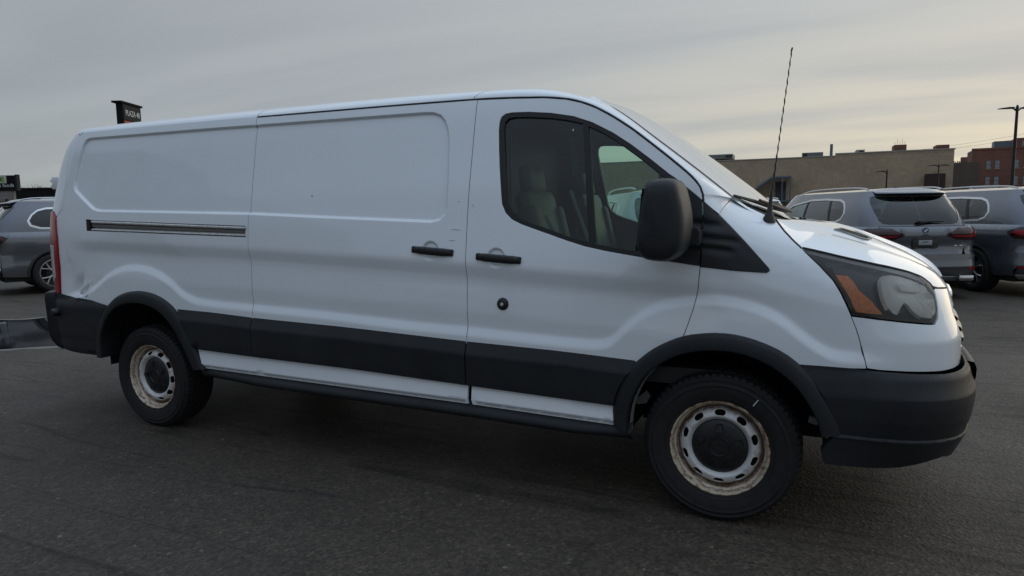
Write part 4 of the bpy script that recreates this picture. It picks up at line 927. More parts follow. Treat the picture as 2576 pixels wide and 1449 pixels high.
def gasket(name,pts,r,dep):
    for sgn in (1,-1):
        b=MB(); b.tube([S(x,z,-dep,True)*np.array([1,sgn,1]) for x,z in pts],r,6); b.build(name,'dark_seal',van)
dr=[(x,z-.001) for x,z in DRIP if x>-2.76]
gasket('door_gasket',[tuple(p) for p in smooth_curve([(-2.752,2.039)]+dr[1:]+[(-.092,1.478)],90,1)],.0062,.0035)
gasket('door_gasket',[tuple(p) for p in smooth_curve(GAPF[1:]+[(-.172,.835)],40,1)],.0042,.006)

def gask(name,pts,r,dep): gasket(name,pts,r,dep)
gask('door_gasket',[(gR,z) for z in np.linspace(2.035,.83,60)],.0042,.0055)
gask('door_gasket',[(gB,z) for z in np.linspace(2.03,.79,60)],.0040,.0060)
gask('door_gasket',[tuple(p) for p in smooth_curve([(x-.003,z) for x,z in rgap],40,0)],.0042,.0055)
gask('bonnet_gasket',[tuple(p) for p in smooth_curve([(.205,1.393),(.246,1.341),(.284,1.303),(.326,1.270)],20,0)],.0036,.004)
gask('bonnet_gasket',[tuple(p) for p in smooth_curve([(.331,1.270),(.495,1.243),(.657,1.216),(.787,1.190),(.863,1.169),(.913,1.147),(.934,1.120),(.937,1.106)],50,0)],.0050,.004)
gask('bonnet_gasket',[(a,float(zhe(a))-.002) for a in np.linspace(.937,AMAX,20)],.0045,.006)
gask('fender_gasket',[(x-.001,z) for x,z in FS],.0030,.004)
for (a,z,l,an) in ((-4.505,2.028,.018,.4),(-4.47,2.037,.010,-.3),(-4.395,.905,.016,.5),(-4.335,.925,.02,-.9),(-4.30,.895,.026,-.5),(-2.30,1.55,.010,.1)):
    c=S(a,z,.0008); b=MB(); b.box(-l/2,l/2,-.001,.001,-.0022,.0022,0,Matrix.Rotation(an,4,'Y')); o=b.build('paint_chip','dark_seal',van,smooth=False); o.location=tuple(c)
for (a,z,l,an) in ((-1.245,1.475,.022,.9),(-1.33,1.50,.010,.2),(-1.34,1.355,.05,.05),(-1.36,1.30,.035,0),(-.62,.93,.006,0),(-.60,.87,.006,0)):
    c=S(a,z,.0008); b=MB(); b.box(-l/2,l/2,-.001,.001,-.0016,.0016,0,Matrix.Rotation(an,4,'Y')); o=b.build('paint_scuff','chalk',van,smooth=False); o.location=tuple(c)
# ================================================================== GROUND
def asphalt():
    m,nt,b=new_mat('asphalt'); N=nt.nodes; L=nt.links; tc=N.new('ShaderNodeTexCoord')
    def noise(s,d=5,r=.6,v=None):
        t=N.new('ShaderNodeTexNoise'); t.inputs['Scale'].default_value=s; t.inputs['Detail'].default_value=d; t.inputs['Roughness'].default_value=r; L.new(v or tc.outputs['Object'],t.inputs[0]); return t.outputs[0]
    def ramp(v,stops):
        r=N.new('ShaderNodeValToRGB'); e=r.color_ramp.elements; e[0].position,e[0].color=stops[0][0],(*stops[0][1],1); e[1].position,e[1].color=stops[-1][0],(*stops[-1][1],1)
        for p,c in stops[1:-1]: k=e.new(p); k.color=(*c,1)
        L.new(v,r.inputs[0]); return r.outputs[0]
    def mix(f,a,c,t='MIX'):
        n=N.new('ShaderNodeMix'); n.data_type='RGBA'; n.blend_type=t
        for i,v in ((0,f),(6,a),(7,c)):
            if hasattr(v,'is_output'): L.new(v,n.inputs[i])
            else: n.inputs[i].default_value=v if i==0 else (*v,1)
        return n.outputs[2]
    big=ramp(noise(.35,6),[(.35,(.050,.0445,.0385)),(.65,(.074,.066,.057))])
    mid=noise(3.5,7,.7); c=mix(.35,big,ramp(mid,[(.3,(.036,.032,.028)),(.7,(.100,.090,.078))]))
    vor=N.new('ShaderNodeTexVoronoi'); vor.inputs['Scale'].default_value=70; L.new(tc.outputs['Object'],vor.inputs[0])
    st=ramp(vor.outputs['Color'],[(.0,(.35,.35,.35)),(.5,(.8,.8,.8)),(.80,(1.2,1.18,1.15)),(.93,(1.7,1.65,1.6)),(1,(4.2,4.1,3.9))])
    c=mix(.85,c,st,'MULTIPLY')
    fine=ramp(noise(240,3),[(.3,(.6,.6,.6)),(.7,(1.4,1.4,1.4))]); c=mix(.7,c,fine,'MULTIPLY')
    # scattered pale grit
    v2=N.new('ShaderNodeTexVoronoi'); v2.inputs['Scale'].default_value=26; L.new(tc.outputs['Object'],v2.inputs[0])
    gr=ramp(v2.outputs['Distance'],[(.0,(1,1,1)),(.045,(1,1,1)),(.07,(0,0,0))])
    sep=N.new('ShaderNodeSeparateColor'); L.new(v2.outputs['Color'],sep.inputs[0]); g2=ramp(sep.outputs[0],[(.90,(0,0,0)),(.92,(1,1,1))])
    gm=N.new('ShaderNodeMix'); gm.data_type='RGBA'; gm.blend_type='MULTIPLY'; gm.inputs[0].default_value=1; L.new(gr,gm.inputs[6]); L.new(g2,gm.inputs[7])
    s2=N.new('ShaderNodeSeparateColor'); L.new(gm.outputs[2],s2.inputs[0]); c=mix(s2.outputs[0],c,(.30,.29,.27))
    # thin wandering scuffs and hairline marks
    mp=N.new('ShaderNodeMapping'); mp.inputs['Rotation'].default_value=(0,0,.9); mp.inputs['Scale'].default_value=(.10,1.5,1); L.new(tc.outputs['Object'],mp.inputs[0])
    w=N.new('ShaderNodeTexNoise'); w.inputs['Scale'].default_value=1.9; w.inputs['Detail'].default_value=1.5; w.inputs['Distortion'].default_value=.15; L.new(mp.outputs[0],w.inputs[0])
    cr=ramp(w.outputs[0],[(.484,(1,1,1)),(.497,(.50,.50,.50)),(.503,(.50,.50,.50)),(.516,(1,1,1))])
    brk=ramp(noise(1.1,4),[(.40,(0,0,0)),(.52,(1,1,1))]); sb=N.new('ShaderNodeSeparateColor'); L.new(brk,sb.inputs[0])
    c=mix(sb.outputs[0],c,mix(1.0,c,cr,'MULTIPLY'))
    mp2=N.new('ShaderNodeMapping'); mp2.inputs['Rotation'].default_value=(0,0,-.75); mp2.inputs['Scale'].default_value=(.12,1.3,1); L.new(tc.outputs['Object'],mp2.inputs[0])
    w2=N.new('ShaderNodeTexNoise'); w2.inputs['Scale'].default_value=2.3; w2.inputs['Detail'].default_value=1.5; w2.inputs['Distortion'].default_value=.1; L.new(mp2.outputs[0],w2.inputs[0])
    cr2=ramp(w2.outputs[0],[(.487,(1,1,1)),(.498,(.55,.55,.55)),(.502,(.55,.55,.55)),(.513,(1,1,1))])
    brk2=ramp(noise(.8,4),[(.48,(0,0,0)),(.60,(1,1,1))]); sb2=N.new('ShaderNodeSeparateColor'); L.new(brk2,sb2.inputs[0]); c=mix(sb2.outputs[0],c,mix(1.0,c,cr2,'MULTIPLY'))
    c=mix(1.0,c,(.98,.90,.80),'MULTIPLY')
    L.new(c,b.inputs['Base Color'])
    rr=ramp(noise(.5,5),[(.4,(.62,.62,.62)),(.7,(.85,.85,.85))]); L.new(rr,b.inputs['Roughness']); b.inputs['Specular IOR Level'].default_value=.35
    bp=N.new('ShaderNodeBump'); bp.inputs['Strength'].default_value=.8; bp.inputs['Distance'].default_value=.004; L.new(vor.outputs['Distance'],bp.inputs['Height'])
    bp2=N.new('ShaderNodeBump'); bp2.inputs['Strength'].default_value=.5; bp2.inputs['Distance'].default_value=.003; L.new(noise(140,4),bp2.inputs['Height']); L.new(bp.outputs[0],bp2.inputs['Normal']); L.new(bp2.outputs[0],b.inputs['Normal'])
asphalt()
g=pydata('ground',[(-900,-900,0),(900,-900,0),(900,900,0),(-900,900,0)],[(0,1,2,3)],'asphalt'); structure(g)
# ================================================================== PARKED SUVS
pm('grey_metallic',(.14,.15,.172),.26,metal=.6,coat=1,noise=.08,nscale=3)
pm('silver_metallic',(.40,.42,.43),.30,metal=.5,coat=1)
pm('pale_paint',(.60,.62,.62),.35,coat=1)
pm('satin_chrome',(.62,.63,.64),.22,metal=1)
pm('alloy',(.42,.42,.43),.30,metal=.9)
pm('plate_tin',(.33,.34,.36),.4)
pm('badge_blue',(.03,.16,.42),.25,coat=1)
pm('badge_white',(.75,.76,.78),.25,coat=1)
pm('suv_trim',(.022,.023,.026),.45)
pm('lamp_dark_red',(.035,.004,.006),.15,coat=.5,noise=.4,nscale=12)
glass_mat('privacy_glass',(.20,.22,.23),refl=.95)
glass_mat('clear_glass',(.60,.74,.70),refl=.9)
LB=[(0,0),(.0,.35),(.02,.60),(.06,.78),(.14,.89),(.32,.955),(.70,.985),(1.2,.995),(2.5,.995),(3.4,.99),(4.0,.975),(4.35,.93),(4.62,.82),(4.80,.62),(4.90,.30),(4.92,0)]
GB=[(.13,0),(.13,.35),(.14,.56),(.18,.72),(.26,.80),(.42,.86),(.70,.895),(1.2,.915),(2.3,.925),(3.1,.92),(3.5,.90),(3.8,.86),(4.0,.74),(4.12,.50),(4.17,.22),(4.18,0)]
GTc=[(.52,0),(.52,.30),(.53,.45),(.56,.55),(.62,.605),(.72,.635),(.95,.655),(1.4,.675),(2.25,.69),(2.85,.685),(3.1,.67),(3.23,.64),(3.31,.55),(3.36,.35),(3.38,.15),(3.39,0)]
def mkcurve(P,sig=.05):
    P=np.array(P,float); s=np.linspace(0,1,len(P)); return P,s
LBa=np.array(LB); la=np.concatenate([[0],np.cumsum(np.hypot(*np.diff(LBa,axis=0).T))]); SL=la[-1]
bX=_sm(np.concatenate([[-.5],la,[SL+.5]]),np.concatenate([[0],LBa[:,0],[4.92]]),.05,-.5,SL+.5); bY=_sm(np.concatenate([[-.5],la,[SL+.5]]),np.concatenate([[-.5],LBa[:,1],[-.5]]),.05,-.5,SL+.5)
GBa=np.array(GB); GTa=np.array(GTc); ga=np.concatenate([[0],np.cumsum(np.hypot(*np.diff(GBa,axis=0).T))]); SG=ga[-1]
def gsm(A,ci,e0,e1): return _sm(np.concatenate([[-.5],ga,[SG+.5]]),np.concatenate([[e0],A[:,ci],[e1]]),.05,-.5,SG+.5)
gbx,gby,gtx,gty=gsm(GBa,0,.13,4.18),gsm(GBa,1,-.5,-.5),gsm(GTa,0,.52,3.39),gsm(GTa,1,-.43,-.35)
bprof=_sm([.25,.32,.50,.60,.72,.82,.93,1.02,1.08,1.14],[-.07,-.035,-.010,-.018,-.022,-.006,.004,.0,-.02,-.075],.014,.2,1.15)
def Sb(a,z,off=0.):
    a=np.asarray(a,float); z=np.asarray(z,float); a,z,off=np.broadcast_arrays(a,z,off); d=1e-3
    x,y=bX(a),bY(a); tx,ty=bX(a+d)-bX(a-d),bY(a+d)-bY(a-d); n=np.hypot(tx,ty)+1e-12; ox,oy=-ty/n,tx/n
    # flank runs along +x on the right side: outward is (−ty, tx) with y positive outward
    rear=sstep(1.25,.75,a); e=bprof(z)*(1-rear)+off+rear*np.interp(z,[.25,.32,.40,.52,.60,.70,.74,.88,.95,1.04,1.11,1.15],[-.10,-.03,.0,.0,-.015,-.02,-.045,-.05,-.028,-.02,-.05,-.08])
    return np.stack([x+e*ox,-(y+e*oy),z+0*a],-1)
def Sg(a,z,off=0.):
    a=np.asarray(a,float); z=np.asarray(z,float); a,z,off=np.broadcast_arrays(a,z,off)
    t=(z-1.10)/.60; f=t*.80+.20*t*t; bul=.025*np.sin(np.pi*np.clip(t,0,1))
    def pos(a): return gbx(a)*(1-f)+gtx(a)*f,gby(a)*(1-f)+gty(a)*f
    d=1e-3; x,y=pos(a); x1,y1=pos(a-d); x2,y2=pos(a+d); tx,ty=x2-x1,y2-y1; n=np.hypot(tx,ty)+1e-12
    e=bul+off; return np.stack([x+e*(-ty/n),-(y+e*(tx/n)),z+0*a],-1)
def gax(x): # arc position on the glasshouse for a given x on the flank
    return float(np.interp(x,GBa[5:12,0],ga[5:12]))
def bax(x): return float(np.interp(x,LBa[5:11,0],la[5:11]))
def make_suv(paint,label,loc,rz,group='grey SUVs parked in the lot',detail=True,name='parked_suv',dwin=.82,side_strip=False):
    t=thing(name,label,'SUV',loc,rz,group)
    P=lambda n,poly,mat,surf,par=t,**k: panel(n,poly,mat,par,surf=surf,mirror=1,**k)
    xa,xf=1.02,3.98; R=.415
    def archpts(xc,rr,n=16,z0=.36): return [(bax(xc)+rr*math.cos(q),z0+rr*math.sin(q)) for q in np.linspace(math.pi,0,n)]
    # flanks
    flank=[(.99,.30)]+[(bax(xa)-R-.0,.32)]+archpts(xa,R)+[(bax(xa)+R,.30),(bax(xf)-R,.30)]+archpts(xf,R)+[(bax(xf)+R+.01,.32),(SL-.75,.34),(SL-.78,.60),(SL-.95,.98),(bax(3.9),1.085),(bax(2.5),1.125),(bax(1.0),1.14),(1.16,1.14),(1.13,1.03),(1.02,.94),(1.0,.70)]
    flank=[(1.0,.34)]+flank[1:]
    ex=[(a,z) for z in (.50,.56,.62,.76,.80,.84,.96,1.02,1.05,1.07) for a in np.arange(1.0,SL-.8,.12)]
    P('side_panel',flank,paint,Sb,h=.12,hb=.05,extra=ex,flange=.02)
    # doors shut lines
    for s in (1,-1):
        for xs in ((1.55,1.62),(2.50,2.50),(3.45,3.40)):
            b=MB(); b.tube([Sb(bax(xs[0] if z<.6 else xs[1]),z,.0015)*np.array([1,s,1]) for z in np.linspace(.36,1.12,12)],.004,4); b.build('door_seam','dark_seal',t)
        b=MB(); b.tube([Sb(a,.955,.002)*np.array([1,s,1]) for a in np.linspace(1.15,1.55,8)],.002,4); b.build('crease_line','suv_trim',t)
        for xs in (2.05,2.95):
            c=Sb(bax(xs),.93,.03); b=MB(); b.box(-.11,.11,-.012,.012,-.013,.013,.006); o=b.build('door_handle',paint,t); o.location=(c[0],c[1]*s,c[2])
        c=bax(1.36); b=MB(); b.tube([Sb(a,z,.0015)*np.array([1,s,1]) for a,z in [(c-.08,.92),(c-.06,1.0),(c+.06,1.0),(c+.08,.98),(c+.08,.90),(c+.06,.88),(c-.06,.88),(c-.08,.90),(c-.08,.94)]],.002,4); b.build('fuel_flap_seam','suv_trim',t)
    # arch lips and sills
    for xc in (xa,xf):
        for s in (1,-1):
            rows=[]
            for q in np.linspace(math.pi+.05,-.05,26):
                row=[]
                for rr,o in ((R+.035,.003),(R+.02,.012),(R-.005,.012),(R-.02,.0)):
                    row.append(Sb(bax(xc)+rr*math.cos(q),.36+rr*math.sin(q),o)*np.array([1,s,1]))
                row.append(row[-1]+np.array([0,.12*s,0])); rows.append(row)
            loft('arch_lip',rows,'suv_trim',t,0)
            rows=[[(xc+ (R+.01)*math.cos(q),-.86*s,.36+(R+.01)*math.sin(q)),(xc+(R+.01)*math.cos(q),-.50*s,.36+(R+.01)*math.sin(q))] for q in np.linspace(-.2,math.pi+.2,14)]
            loft('wheel_housing',rows,'liner',t,0,smooth=False)
    rows=[[Sb(a,z,o) for z,o in ((.37,.0),(.36,.014),(.30,.012),(.24,-.02))] for a in np.linspace(bax(xa)+R,bax(xf)-R,12)]
    loft('sill',rows,'suv_trim',t,1)
    rows=[[Sb(a,z,o) for z,o in ((.415,.012),(.425,.018),(.44,.018),(.45,.010))] for a in np.linspace(bax(xa)+R+.1,bax(xf)-R-.1,10)]
    loft('sill_trim',rows,'satin_chrome',t,1)
    MB().box(.25,4.75,-.86,.86,.24,.50).build('floor_pan','underside',t,smooth=False)
    # rear: tailgate, bumper, lamps
    P('tailgate',[(0,.70),(.60,.70),(.66,.80),(.665,.93),(.50,.935),(.36,.975),(.36,1.02),(.52,1.10),(.70,1.115),(.70,1.135),(0,1.135)],paint,Sb,h=.08,hb=.04,flange=.015)
    P('corner_panel',[(.67,.70),(.995,.70),(1.01,.925),(.80,.92),(.673,.93)],paint,Sb,h=.08,hb=.04)
    P('corner_panel',[(.71,1.118),(.95,1.105),(1.06,1.07),(1.125,1.035),(1.155,1.14),(.71,1.14)],paint,Sb,h=.08,hb=.04)
    lam=[(.35,.98),(.50,.93),(.80,.915),(1.01,.93),(1.12,1.02),(1.05,1.07),(.93,1.105),(.70,1.120),(.52,1.108),(.35,1.018)]
    for s,o in zip((0,-1),panel('tail_lamp',lam,'lamp_dark_red',t,surf=Sb,mirror=1,h=.06,hb=.02,off=.006,flange=.02)):
        panel('lamp_bar',[(.42,.990),(.78,.990),(.84,1.06),(.98,1.055),(1.04,1.02),(.90,.975),(.78,.965),(.50,.970)],'red_lens',o,surf=Sb,mirror=s,h=.06,hb=.02,off=.011,flange=.004)
    P('tailgate_strip',[(0,.895),(.44,.945),(.44,.952),(0,.918)],'suv_trim',Sb,h=.1,hb=.05,off=.004,flange=.01) if False else None
    bump=[(0,.50),(.92,.50),(.985,.42),(.995,.695),(.61,.695),(0,.695)]
    P('rear_bumper',bump,paint,Sb,h=.08,hb=.04,off=.012)
    P('bumper_recess',[(0,.36),(.97,.36),(.915,.495),(0,.495)],'suv_trim',Sb,h=.1,hb=.04,off=.0)
    P('diffuser',[(0,.27),(.9,.29),(.97,.355),(0,.355)],'satin_chrome' if detail else 'suv_trim',Sb,h=.1,hb=.05,off=.02)
    P('reflector',[(.73,.455),(.92,.465),(.92,.49),(.73,.485)],'red_lens',Sb,h=.1,hb=.04,off=.008,flange=.006)
    for s in (1,-1):
        rr=MB(); rr.box(-.045,.05,-.115,.115,-.045,.045,.018); o=rr.build('exhaust_tip','satin_chrome',t); o.location=(-.02,s*.62,.335)
        rr=MB(); rr.box(-.052,-.03,-.085,.085,-.02,.018,.008); o2=rr.build('exhaust_bore','satin_chrome',o)
    if side_strip: P('bumper_strip',[(.30,.455),(.985,.470),(.985,.495),(.30,.480)],'badge_white',Sb,h=.1,hb=.04,off=.018,flange=.01)
    # glasshouse shell: pillars, and windows in it
    zt=1.70
    a0=gax(dwin); 
    W=[(a0,1.34),(a0+.02,1.45),(a0+.09,1.535),(a0+.22,1.575),(gax(1.6),1.60),(gax(2.3),1.595),(gax(3.1),1.51),(gax(3.5),1.34),(gax(3.75),1.19),(gax(3.6),1.17),(gax(2.4),1.17),(gax(1.4),1.185),(gax(dwin+.23),1.20),(a0+.07,1.25)]
    RG=[(0,1.165),(.50,1.165),(.60,1.18),(.66,1.23),(.73,1.38),(.79,1.52),(.80,1.60),(.74,1.615),(0,1.615)]
    shell=[(0,1.14),(1.0,1.14),(bax(3.0),1.11),(SG-.40,1.06),(SG-.62,1.22),(SG-.95,1.50),(SG-1.02,1.60),(SG-1.02,zt),(0,zt)]
    P('glasshouse',shell,paint,Sg,h=.14,hb=.05,holes=[W[::-1],[(.002,1.166)]+RG[1:-1]+[(.002,1.614)]],flange=.03)
    cW=np.array(W).mean(0)
    def inset(Pp,d):
        Q=dens(Pp,.04); 
        if area(Q)<0: Q=Q[::-1]
        tt=np.roll(Q,-1,0)-np.roll(Q,1,0); tt/=np.linalg.norm(tt,axis=1,keepdims=True)+1e-12; o=np.stack([tt[:,1],-tt[:,0]],1); return [tuple(q) for q in Q-o*d]
    P('window_trim',inset(W,-.012),'satin_chrome',Sg,h=.2,hb=.04,holes=[inset(W,.022)],off=.006,flange=.02)
    # individual side windows split by pillars
    cuts=[gax(.4),gax(1.34),gax(2.35),gax(4.1)]
    Wi=dens(W,.03)
    if area(Wi)<0: Wi=Wi[::-1]
    def clip(Pp,lo,hi,sl=.0):
        out=[]
        from mathutils.geometry import intersect_line_line_2d
        def half(Q,x,keep_gt):
            R_=[]
            for i in range(len(Q)):
                p,q=Q[i],Q[(i+1)%len(Q)]; lx=lambda v:v[0]-(x+sl*(v[1]-1.3)); ip=(lx(p)>0)==keep_gt; iq=(lx(q)>0)==keep_gt
                if ip: R_.append(p)
                if ip!=iq: u=lx(p)/(lx(p)-lx(q)); R_.append((p[0]+(q[0]-p[0])*u,p[1]+(q[1]-p[1])*u))
            return R_
        return half(half([tuple(v) for v in Pp],lo,True),hi,False)
    names=['privacy_glass','privacy_glass','clear_glass']
    for i in range(3):
        q=clip(inset(W,.018),cuts[i]+.025,cuts[i+1]-.025,.30 if i!=5 else 0)
        if len(q)>3: P('side_window',q,names[i],Sg,h=.4,hb=.08,off=-.008,flange=0)
    for c in cuts[1:3]:
        q=clip(inset(W,.01),c-.035,c+.035,.30); P('window_pillar',q,'dark_seal',Sg,h=.4,hb=.06,off=-.002,flange=.01)
    P('rear_window',RG,'privacy_glass',Sg,h=.2,hb=.05,off=-.006,flange=0)
    # spoiler
    rows=[]
    for a in np.linspace(0,.74,18):
        q=Sg(a,1.68); w=1-.45*(a/.74)**3
        rows.append([q+np.array([.10,0,.030]),q+np.array([-.02,0,.022])*w,q+np.array([-.15*w,0,-.010]),q+np.array([-.155*w,0,-.022]),q+np.array([-.10*w,0,-.045]),q+np.array([.03,0,-.09])])
    R_=np.array(rows); loft('spoiler',R_[:,:4],paint,t,1); loft('spoiler_underside',R_[:,3:],'dark_seal',t,1)
    # windscreen, roof, bonnet
    ws=[]
    P('windscreen',[(SG-.60,1.15),(SG-.001,1.10),(SG-.001,1.64),(SG-1.0,1.62),(SG-.90,1.50),(SG-.68,1.24)],'clear_glass',Sg,h=.3,hb=.1,off=.002,flange=0)
    rows=[]
    for a in np.linspace(0,SG,60):
        e=Sg(a,zt-.001); r=[]
        for v in np.linspace(0,1,9):
            cx=1.83; k=1-(1-v)**2.2; r.append((e[0]+(max(.75,min(3.1,e[0]))-e[0])*v, e[1]*(1-v), zt+.045*k+.012*math.sin(math.pi*v)))
        rows.append(r)
    loft('roof',rows,paint,t,1)
    rows=[]
    for a in np.linspace(bax(3.35),SL,30):
        e=Sb(a,1.12,0) ; zb=1.06-.16*sstep(4.0,4.9,e[0]); r=[]
        for v in np.linspace(0,1,9):
            k=1-(1-v)**2; tx=3.45+.0*v; r.append((e[0]+(min(e[0],4.70)-e[0])*v*.5,e[1]*(1-v),zb+ .07*k))
        rows.append(r)
    loft('bonnet',rows,paint,t,1)
    P('front_bumper',[(SL-.74,.30),(SL-.001,.28),(SL-.001,.93),(SL-.3,.95),(SL-.93,1.0),(SL-.76,.60)],paint,Sb,h=.15,hb=.08)
    # roof rails, fin
    for s in (1,-1):
        b=MB(); pts=[(.62,-.60*s,1.725),(.80,-.61*s,1.760),(1.2,-.63*s,1.772),(2.0,-.645*s,1.778),(2.6,-.635*s,1.765),(2.95,-.62*s,1.725)]; b.tube(smooth_curve(pts,24,2),.014,6); b.build('roof_rail','satin_chrome',t)
    b=MB(); b.prism([(.86,1.735),(1.08,1.745),(1.02,1.765),(.90,1.790),(.87,1.788)],'y',-.030,.030,.012); b.build('roof_fin',paint,t)
    for s in (1,-1):
        b=MB(); b.box(3.06,3.20,-1.16*s if s>0 else .98,-.98*s if s>0 else 1.16,1.10,1.24,.03); b.build('wing_mirror',paint,t)
    # cabin
    b=MB(); b.box(1.2,1.34,-.62,-.12,.6,1.28,.05);b.build('rear_seat','suv_trim',t); b=MB(); b.box(1.2,1.34,.12,.62,.6,1.28,.05); b.build('rear_seat','suv_trim',t)
    for y in (-.38,.38):
        b=MB(); b.box(2.15,2.27,y-.22,y+.22,.6,1.25,.05); b.box(2.13,2.22,y-.12,y+.12,1.26,1.42,.04); b.build('front_seat','suv_trim',t)
    b=MB(); b.box(.3,3.4,-.84,.84,.50,.62); b.build('cabin_floor','suv_trim',t,smooth=False)
    # rear details
    if detail:
        c=Sg(0,1.20,.03); b=MB(); b.tube([(c[0]-.02,.02,1.20),(c[0]-.01,-.20,1.215)],[.026,.014],8); b.tube([(c[0]-.012,-.18,1.215),(c[0]+.0,-.34,1.212)],.010,6); b.box(c[0]-.05,c[0]+.02,-.02,.07,1.175,1.225,.015); b.build('rear_wiper','dark_seal',t)
        c=Sb(0,1.075,.0); x0=float(c[0])-.010
        b=MB(); b.lathe([(.0,.0),(.047,0),(.047,.012)],32,'x'); em=b.build('tailgate_emblem','dark_seal',t); em.location=(x0,0,1.075)
        b=MB(); b.lathe([(.047,.003),(.0455,-.002),(.043,-.002),(.042,.002)],32,'x'); b.build('emblem_ring','satin_chrome',em)
        for k in range(4):
            V=[(-.0022,0,0)]+[(-.0022,-.029*math.cos(q),.029*math.sin(q)) for q in np.linspace(k*math.pi/2,(k+1)*math.pi/2,8)]
            pydata('emblem_quarter',V,[(0,i,i+1) for i in range(1,8)],'badge_blue' if k%2==1 else 'badge_white',em)
        px_=float(Sb(0,.88)[0])
        b=MB(); b.box(px_-.028,px_-.006,-.20,.20,.80,.965,.008); pf=b.build('plate_frame','suv_trim',t)
        b=MB(); b.box(px_-.031,px_-.026,-.105,.105,.850,.925,.002); b.build('number_plate','plate_tin',pf)
        for s in (-1,1):
            for zz in (.81,.955): b=MB(); b.box(px_-.032,px_-.02,s*.15-.035,s*.15+.035,zz-.014,zz+.014,.004); b.build('frame_clip','suv_trim',pf)
        b=MB(); b.box(px_-.0325,px_-.0305,-.045,.045,.893,.905); b.build('plate_print','suv_trim',pf)
        b=MB()
        for k in range(2):
            c=Sb(.50+.09*k,.83,.006); b2=MB(); b2.box(-.002,.002,-.022,.022,-.012,.012,.001); o=b2.build('model_badge','satin_chrome',t); o.location=(c[0],-c[1]*1,.83) if False else (c[0],c[1],.83)
    # wheels
    for xc in (xa,xf):
        for s in (1,-1):
            b=MB(); b.lathe([(.255,.03),(.262,.0),(.275,-.006),(.32,-.014),(.350,-.006),(.368,.02),(.373,.06),(.373,.18),(.36,.24),(.27,.25)],48); ty=b.build('tyre','rubber',t,angle=60)
            ty.location=(xc,-.975*s,.373); ty.rotation_euler=(0,.3*s,0 if s==1 else math.pi)
            b=MB(); b.lathe([(.262,.004),(.264,-.003),(.250,-.004),(.245,.012),(.240,.06),(.235,.2)],48); rim=b.build('rim','alloy',ty)
            b=MB(); b.lathe([(.0,.05),(.10,.045),(.15,.08),(.0,.085)],24); b.lathe([(0,.12),(.24,.12)],32); b.build('brake_disc','suv_trim',ty)
            for k in range(5):
                q=2*math.pi*k/5+.3
                b=MB()
                for dq in (-.26,.26):
                    b.tube([(.04*math.cos(q),.010,.04*math.sin(q)),(.13*math.cos(q+dq*.15),.012,.13*math.sin(q+dq*.15)),(.19*math.cos(q+dq*.7),.010,.19*math.sin(q+dq*.7)),(.245*math.cos(q+dq),.006,.245*math.sin(q+dq))],[.022,.017,.014,.016],6)
                b.build('spoke','alloy',ty)
            b=MB(); b.lathe([(0,-.004),(.034,-.002),(.04,.02)],20); b.build('hub_cap','suv_trim',ty)
    return t
SUVS=[]
h1=.455
make_suv('grey_metallic','grey SUV tail-on beyond the bonnet, with round tailgate emblem and plate frame',(2.02,7.97,0),.429+math.pi/2)
make_suv('grey_metallic','grey SUV cut by the right edge of the photo, its near flank and wheel showing',(4.22,8.89,0),.43+math.pi/2)
make_suv('silver_metallic','silver SUV close behind the van, its windows seen through the cab\'s side glass',(-1.04,4.8,0),.43+math.pi/2,detail=False)
left_suv=make_suv('grey_metallic','grey SUV side-on beyond the van\'s tail, over the puddle at the left edge',(-14.43,3.55,0),1.19,group='grey SUVs parked in the lot',detail=False,dwin=.58,side_strip=True)
make_suv('pale_paint','pale SUV further back, only its roof showing beside the foot of the aerial',(-.76,16.1,0),.43+math.pi/2,detail=False)
left_suv.scale=(1.05,1.05,1.05)
